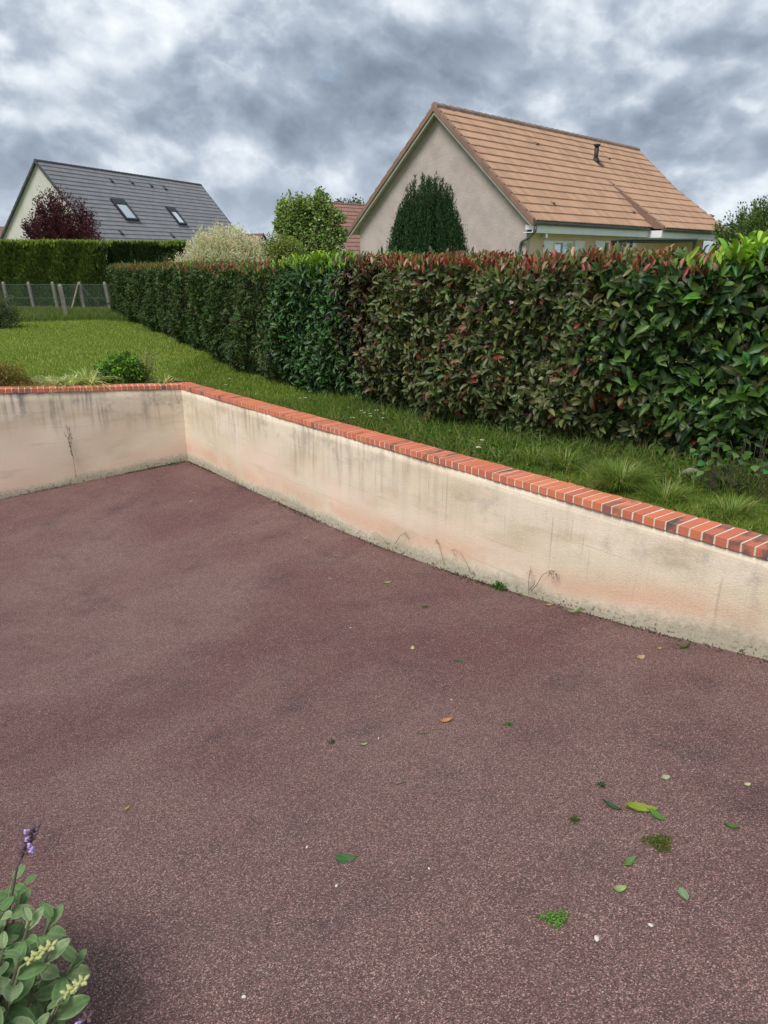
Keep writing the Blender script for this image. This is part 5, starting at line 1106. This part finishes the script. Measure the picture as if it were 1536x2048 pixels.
# ------------------------------------------------------------------ fallen leaves and pebbles on the driveway
def fleaf(px, py, L, W, col, rot, curl, label, mat='leaf_soft', grp='fallen leaves on the driveway'):
    p = ground_pt(px, py); nu, nv = 9, 4; V = []; C = []
    for i in range(nu + 1):
        t = i / nu; wv = W * math.sin(math.pi * min(1, t * .93 + .05)) ** .75 * .5 * (1 + .07 * math.sin(i * 2.6))
        for j in range(-nv, nv + 1):
            u = j / nv; x = (t - .5) * L; y = u * wv; z = .003 + curl * L * ((2 * t - 1) ** 2 * .5 + abs(u) ** 1.5 * .35) + .0012 * (1 if j == 0 else 0) + .02 * L * math.sin(t * 9 + u * 4)
            x += .05 * L * math.sin(u * 3 + px); y += .06 * L * math.sin(t * 3.1 + py) ; V.append((x, y, z)); vein = 1.25 if j == 0 else (.86 if (i + abs(j)) % 2 == 0 else 1.0); C.append([c * vein for c in col])
    m1 = 2 * nv + 1; F = [(i * m1 + j, (i + 1) * m1 + j, (i + 1) * m1 + j + 1, i * m1 + j + 1) for i in range(nu) for j in range(m1 - 1)]
    root = empty('fallen_leaf', p, rot); tag(root, label, 'leaf', grp)
    root.rotation_euler = (R(random.uniform(-5, 5)), R(random.uniform(-6, 6)), rot)
    link('leaf_blade', mesh_from('leaf_blade', V, F, col=np.array(C), smooth=True), root, M[mat])
    MB().tube([(-L * .5, 0, .003 + curl * L * .5), (-L * .72, L * .04, .004 + curl * L * .3)], [.0012, .0008], 4).build('stalk', M['weed_stem'], root)
GRN, PAL, TAN, YEL = (0.085, 0.19, 0.05), (0.36, 0.40, 0.24), (0.48, 0.33, 0.18), (0.45, 0.42, 0.12)
FL = [(692, 1718, .075, .040, (0.075, 0.17, 0.06), .15, .15, 'broad dark green leaf lying alone on the lower middle of the driveway'),
 (893, 1444, .062, .026, (0.62, 0.30, 0.14), .1, .35, 'curled orange-tan leaf in the middle of the driveway'),
 (825, 1299, .040, .026, (0.62, 0.58, 0.22), 1.2, .5, 'small folded pale yellow leaf upslope of the orange-tan leaf'),
 (918, 1322, .058, .022, (0.07, 0.16, 0.06), .1, .1, 'dull green leaf right of the folded pale yellow leaf'),
 (848, 1468, .060, .008, GRN, .1, .1, 'narrow green blade just left below the orange-tan leaf'),
 (726, 1491, .040, .014, PAL, .4, .4, 'whitish curled leaf left of the orange-tan leaf'),
 (1281, 1622, .105, .046, (0.28, 0.36, 0.05), -.15, .22, 'large curled yellow-green leaf on the right, touching a green leaf'),
 (1313, 1635, .062, .034, (0.11, 0.26, 0.05), -.9, .2, 'bright green oval leaf beside the large curled yellow-green leaf'),
 (1222, 1616, .068, .022, (0.045, 0.10, 0.04), -.5, .3, 'dark crumpled green leaf left of the large curled yellow-green leaf'),
 (1330, 1558, .036, .026, (0.42, 0.46, 0.30), .2, .3, 'pale crumpled leaf with thin stalk, above the large curled leaf'),
 (1495, 1571, .024, .018, (0.62, 0.60, 0.35), .2, .2, 'tiny cream leaf near the right edge of the driveway'),
 (1463, 1655, .045, .020, (0.09, 0.18, 0.04), -.4, .3, 'small green leaf at the right, below the tiny cream leaf'),
 (1368, 1790, .044, .028, (0.25, 0.36, 0.20), 1.5, .1, 'pale sage green leaf standing lengthwise, lower right of the driveway'),
 (1240, 1783, .042, .024, (0.34, 0.45, 0.18), .0, .4, 'frayed pale lime leaf left of the sage green one'),
 (1260, 1727, .056, .022, (0.13, 0.28, 0.08), .6, .15, 'light green veined leaf below the moss clod'),
 (776, 1166, .058, .018, (0.42, 0.50, 0.20), -.1, .3, 'pale green leaf in the upper middle of the driveway'),
 (1098, 1212, .056, .026, TAN, -.1, .3, 'tan leaf at the foot of the right wall, left of a rolled pale green leaf'),
 (1146, 1228, .105, .030, (0.32, 0.38, 0.20), -.05, .6, 'long rolled pale green leaf at the foot of the right wall'),
 (1365, 1297, .085, .022, (0.12, 0.20, 0.07), .2, .5, 'rolled green leaf nearest the right end of the wall foot'),
 (1281, 1317, .050, .040, (0.52, 0.36, 0.20), .3, .3, 'triangular tan leaf in front of the right wall'),
 (1319, 1298, .026, .018, (0.48, 0.42, 0.14), .3, .2, 'small yellow leaf between the triangular tan leaf and the wall'),
 (254, 1620, .032, .010, (0.55, 0.36, 0.10), 1.0, .3, 'small orange-yellow leaf at left, above the sage plant'),
 (634, 1033, .045, .030, (0.58, 0.52, 0.15), .2, .2, 'yellow oval leaf touching the foot of the right wall'),
 (610, 1078, .060, .016, (0.52, 0.44, 0.32), .9, .3, 'slim pale leaf below the yellow oval leaf'),
 (546, 1003, .075, .014, (0.50, 0.40, 0.30), .0, .2, 'slim pale leaf close to the wall, farther back than the yellow oval leaf'),
 (383, 1004, .060, .018, (0.52, 0.44, 0.36), -.5, .3, 'pale leaf nearest the back corner, lowest of three'),
 (390, 988, .055, .014, (0.46, 0.38, 0.30), .1, .3, 'pale leaf nearest the back corner, middle of three'),
 (393, 973, .045, .014, (0.46, 0.38, 0.32), .6, .3, 'pale leaf nearest the back corner, topmost of three'),
 (469, 1068, .055, .016, (0.42, 0.32, 0.26), .1, .3, 'brownish pale leaf left of centre in the upper driveway'),
 (672, 1113, .055, .020, (0.38, 0.30, 0.26), .1, .3, 'dull tan leaf above the pale green leaf in the upper driveway'),
 (660, 1158, .035, .016, (0.44, 0.36, 0.30), .1, .2, 'faint tan leaf left of the pale green leaf'),
 (701, 1257, .022, .012, (0.60, 0.52, 0.42), .1, .2, 'tiny pale leaf fragment left above the folded pale yellow leaf'),
 (1265, 1611, .035, .012, (0.50, 0.45, 0.32), .3, .5, 'dry curled scrap behind the large curled yellow-green leaf')]
for f in FL: fleaf(*f[:7], f[7])
MG = 'moss tufts on the driveway'
oc = [(0.14, 0.18, 0.03), (0.20, 0.19, 0.04), (0.08, 0.12, 0.03)]
moss('moss_clod', 'olive moss clod with two lobes, lower right of the driveway', 1317, 1688, .042, 520, oc, .022, grp=MG, L=.011)
moss('moss_clod', 'bright green moss tuft, lowest on the driveway', 1107, 1840, .026, 260, [(0.14, 0.34, 0.05), (0.2, 0.42, 0.08)], .016, grp=MG, L=.012, sx=1.5)
moss('moss_clod', 'small green moss tuft in the middle of the driveway right of the orange-tan leaf', 1016, 1450, .018, 90, [(0.12, 0.25, 0.05)], .012, grp=MG, L=.012)
moss('moss_clod', 'faint green moss spot high in the middle of the driveway', 850, 1215, .030, 90, [(0.09, 0.14, 0.04)], .008, grp=MG, L=.012)
moss('moss_clod', 'dull green moss speck left of the whitish curled leaf', 663, 1486, .018, 60, [(0.07, 0.12, 0.04)], .008, grp=MG)
moss('moss_clod', 'small dark moss speck above the dark crumpled leaf', 1203, 1573, .014, 70, [(0.05, 0.12, 0.04)], .010, grp=MG)
moss('moss_clod', 'dull moss speck left of the dark crumpled leaf', 1150, 1643, .018, 80, [(0.09, 0.14, 0.04)], .010, grp=MG)
M['pebble'] = simple('pebble', (0.62, 0.58, 0.53), (0.50, 0.46, 0.42), 30, .8, .3)
def pebble(px, py, r_, lab, grp='loose pale pebbles on the driveway'):
    b = bmesh.new(); bmesh.ops.create_icosphere(b, subdivisions=2, radius=r_)
    for v in b.verts: v.co = Vector((v.co.x * 1.25, v.co.y * .9, v.co.z * .62)) * (1 + random.uniform(-.10, .10))
    me = bpy.data.meshes.new('pebble'); b.to_mesh(me); b.free(); o = link('pebble', me, m=M['pebble']); o.location = ground_pt(px, py) + Vector((0, 0, r_ * .4)); o.rotation_euler.z = random.uniform(0, 3); tag(o, lab, 'pebble', grp)
for px, py, r_, lab in ((1193, 1880, .0080, 'whitish oblong pebble, lower right, largest of the loose ones'), (1301, 1852, .0060, 'small white round pebble right of the largest one'), (673, 1773, .0050, 'white pebble below the broad dark green leaf'), (614, 1695, .0045, 'white pebble left of the broad dark green leaf'),
    (903, 1400, .0045, 'white pebble just above the orange-tan leaf'), (858, 1738, .0040, 'white pebble right of the broad dark green leaf'), (488, 1995, .0055, 'pale pebble near the bottom edge left of centre'), (757, 1477, .0040, 'pale pebble right of the whitish curled leaf')): pebble(px, py, r_, lab)
p = ground_pt(790, 1571); q = ground_pt(812, 1565); o = MB().tube([Vector((0, 0, .004)), (q - p) * .5 + Vector((0, 0, .006)), q - p + Vector((0, 0, .004))], [.002, .0025, .0012], 5).build('twig', M['weed_stem']); o.location = p; tag(o, 'short dark twig lying on the middle of the driveway', 'twig')
# scattered pale grit standing proud of the asphalt
n = 9000; x = rng.uniform(-2.2, 3.2, n); y = rng.uniform(.8, 6, n); q = np.column_stack([x, y]) - C0; k = (np.maximum(q @ nR, q @ nB) < -.03); x, y = x[k], y[k]; n = len(x)
r_ = rng.uniform(.0018, .0042, n); OV = np.array([(1, 0, 0), (-.5, .87, 0), (-.5, -.87, 0), (0, 0, .8)]); OF = np.array([(0, 1, 3), (1, 2, 3), (2, 0, 3)])
a = rng.uniform(0, 6.28, n); ca, sa = np.cos(a)[:, None], np.sin(a)[:, None]; vx = OV[None, :, 0] * ca - OV[None, :, 1] * sa; vy = OV[None, :, 0] * sa + OV[None, :, 1] * ca
V = np.stack([x[:, None] + vx * r_[:, None], y[:, None] + vy * r_[:, None], drive_z(x, y)[:, None] + OV[None, :, 2] * r_[:, None] + .0002], -1).reshape(-1, 3)
o = link('grit', mesh_from('grit', V, (OF[None] + (np.arange(n) * 4)[:, None, None]).reshape(-1, 3)), m=simple('grit', (0.42, 0.33, 0.29), (0.26, 0.19, 0.17), 3, .85, 0)); tag(o, 'fine pale grit loose on the red asphalt', 'grit', kind='stuff')

# ------------------------------------------------------------------ sage plant, lower left
sgp = Vector((-1.18, 1.02, float(drive_z(-1.18, 1.02)))); sage = empty('sage_plant', sgp); tag(sage, 'grey-green sage plant with lilac and budding flower spikes in the lower left corner', 'plant')
M['sage'] = leafmat('sage_leaf', .75, .18, .15)
def sage_leaf_mesh(i):
    nu, nv = 10, 3; V = []; C = []; dr = (.10, .22, .34, .05)[i]; cu = (.10, .18, .05, .26)[i]
    g = np.array([(0.155, 0.245, 0.105), (0.20, 0.295, 0.135), (0.125, 0.215, 0.085), (0.25, 0.33, 0.175)][i])
    for a_ in range(nu + 1):
        t = a_ / nu; wv = .5 * math.sin(math.pi * (t * .90 + .07)) ** .65 * (1.04 if t < .6 else 1)
        for b_ in range(-nv, nv + 1):
            u = b_ / nv; V.append((t, u * wv * .58, -dr * t * t + cu * abs(u) * .45 - .012 * (b_ == 0) + .014 * math.sin(t * 26 + abs(u) * 7)))
            e = 1.35 if abs(b_) == nv else (1.25 if b_ == 0 else (.90 if (a_ % 2) else 1.03)); C.append(g * e)
    m1 = 2 * nv + 1; F = [(q * m1 + j, (q + 1) * m1 + j, (q + 1) * m1 + j + 1, q * m1 + j + 1) for q in range(nu) for j in range(m1 - 1)]
    me = mesh_from('leaf', V, F, col=np.array(C), smooth=True); me.materials.append(M['sage']); return me
SM = [sage_leaf_mesh(i) for i in range(4)]; stems = MB(); nleaf = 0
tips = []
for i in range(112):
    a = i * 2.399; r_ = .50 * math.sqrt((i + .5) / 112); h = .50 * (1 - .42 * (r_ / .5) ** 2.2) + random.uniform(-.05, .04)
    tips.append(Vector((math.cos(a) * r_, math.sin(a) * r_, h)))
tips.sort(key=lambda t: (t + sgp - Vector((0, 0, CAMZ))).length - t.x * .6)
extra = MB(); EV, EF, EC = [], [], []
for ti, tip in enumerate(tips):
    b0 = Vector((tip.x * .25, tip.y * .25, 0)); m_ = b0.lerp(tip, .55) + Vector((tip.x * .15, tip.y * .15, 0)); stems.tube([b0, m_, tip], [.006, .005, .003], 5, False)
    for j in range(10):
        t = .30 + .70 * j / 9; q = m_.lerp(tip, (t - .3) / .7) + Vector((0, 0, -.012 * (9 - j) * .4)); a = j * 1.57 + tip.x * 20 + (j // 2) * .3
        outw = Vector((tip.x, tip.y, 0)); d_ = Vector((math.cos(a), math.sin(a), .05 + .8 * (j / 9) ** 2.5)) + outw * .7
        L_ = random.uniform(.048, .080) * (1 - .40 * (j / 9) ** 4); X_ = d_.normalized(); Zr = Vector((0, -.15, 1)) + Vector(rnd_dir(1)[0]) * .28; Z_ = (Zr - X_ * Zr.dot(X_)).normalized(); Y_ = Z_.cross(X_)
        mt = Matrix.Translation(q) @ Matrix((X_, Y_, Z_)).transposed().to_4x4() @ Matrix.Scale(L_, 4); sm = SM[random.randrange(4)]
        if nleaf < 300 and j >= 4: link('leaf', sm, sage).matrix_local = mt; nleaf += 1
        else:
            bI = len(EV); EV += [tuple(mt @ v.co) for v in sm.vertices]; EF += [tuple(x + bI for x in p_.vertices) for p_ in sm.polygons]; EC += [tuple(c.color)[:3] for c in sm.color_attributes['Col'].data]
eo = link('lower_leaves', mesh_from('lower_leaves', EV, EF, col=np.array(EC), smooth=True), sage, M['sage']); tag(eo, kind='stuff')
tag(stems.build('stems', simple('sage_stem', (0.20, 0.22, 0.13), (0.14, 0.12, 0.08), 20, .9, 0), sage), kind='stuff')
M['lilac'] = simple('lilac', (0.42, 0.30, 0.68), (0.56, 0.44, 0.76), 40, .6, 0); M['bud'] = simple('bud', (0.46, 0.46, 0.20), (0.34, 0.37, 0.15), 40, .7, 0); M['calyx'] = simple('calyx', (0.13, 0.075, 0.09), (0.08, 0.05, 0.06), 40, .8, 0)
def spike(px0, py0, px1, py1, Y0, Y1, kind):
    a, b = at(px0, py0, Y0) - sgp, at(px1, py1, Y1) - sgp; s_ = MB().tube([Vector((a.x * .45, a.y * .45, .12)), Vector((a.x * .85, a.y * .85, a.z * .62)), a, a.lerp(b, .5) + Vector((.004, 0, .004)), b], [.0045, .0040, .0032, .0026, .0016], 5).build('flower_stalk', M['calyx'] if kind != 'bud' else simple('bud_stalk', (0.25, 0.27, 0.15), None, 20, .8, 0), sage, True)
    cal, pet = MB(), MB(); nn = 5
    for i in range(nn):
        t = .35 + .62 * i / (nn - 1); q = a.lerp(b, t)
        for k_ in range(4):
            an = k_ * 1.57 + i; d_ = Vector((math.cos(an), math.sin(an), .35)); d_.normalize()
            cal.tube([q, q + d_ * .008, q + d_ * .017], [.0022, .0046, .0020], 6)
            if kind == 'lilac' and (i + k_) % 4 == 0: pet.tube([q + d_ * .012, q + d_ * .020, q + d_ * .028], [.0020, .0042, .0022], 6); pet.tube([q + d_ * .022, q + d_ * .028 + Vector((0, 0, -.006))], [.0025, .0048], 6); pet.tube([q + d_ * .022, q + d_ * .029 + Vector((.003, 0, .004))], [.002, .0038], 6)
            if kind == 'bud': pet.tube([q + d_ * .002, q + d_ * .010, q + d_ * .018], [.0026, .0052, .0018], 7)
    if kind == 'lilac': cal.build('calyx', M['calyx'], s_, True); pet.build('petals', M['lilac'], s_, True)
    else: pet.build('buds', M['bud'], s_, True)
spike(34, 1735, 72, 1655, 1.36, 1.42, 'lilac'); spike(40, 1935, 104, 1892, 1.14, 1.17, 'bud'); spike(118, 2000, 168, 1962, 1.11, 1.14, 'bud'); spike(150, 2075, 176, 2036, 1.06, 1.07, 'lilac')
# soil bed the sage grows from
eb = []; 
for i in range(20):
    a = i * math.pi / 10; x_, y_ = -1.45 + .36 * math.cos(a) * (1 + .1 * math.sin(i * 2.1)), .95 + .50 * math.sin(a); eb.append((x_, y_, float(drive_z(x_, y_)) + .004))
V = [(-1.45, .95, float(drive_z(-1.45, .95)) + .05)] + eb; F = [(0, 1 + i, 1 + (i + 1) % 20) for i in range(20)]
tag(link('soil_bed', mesh_from('soil_bed', V, F, smooth=True), m=M['earth']), kind='structure')
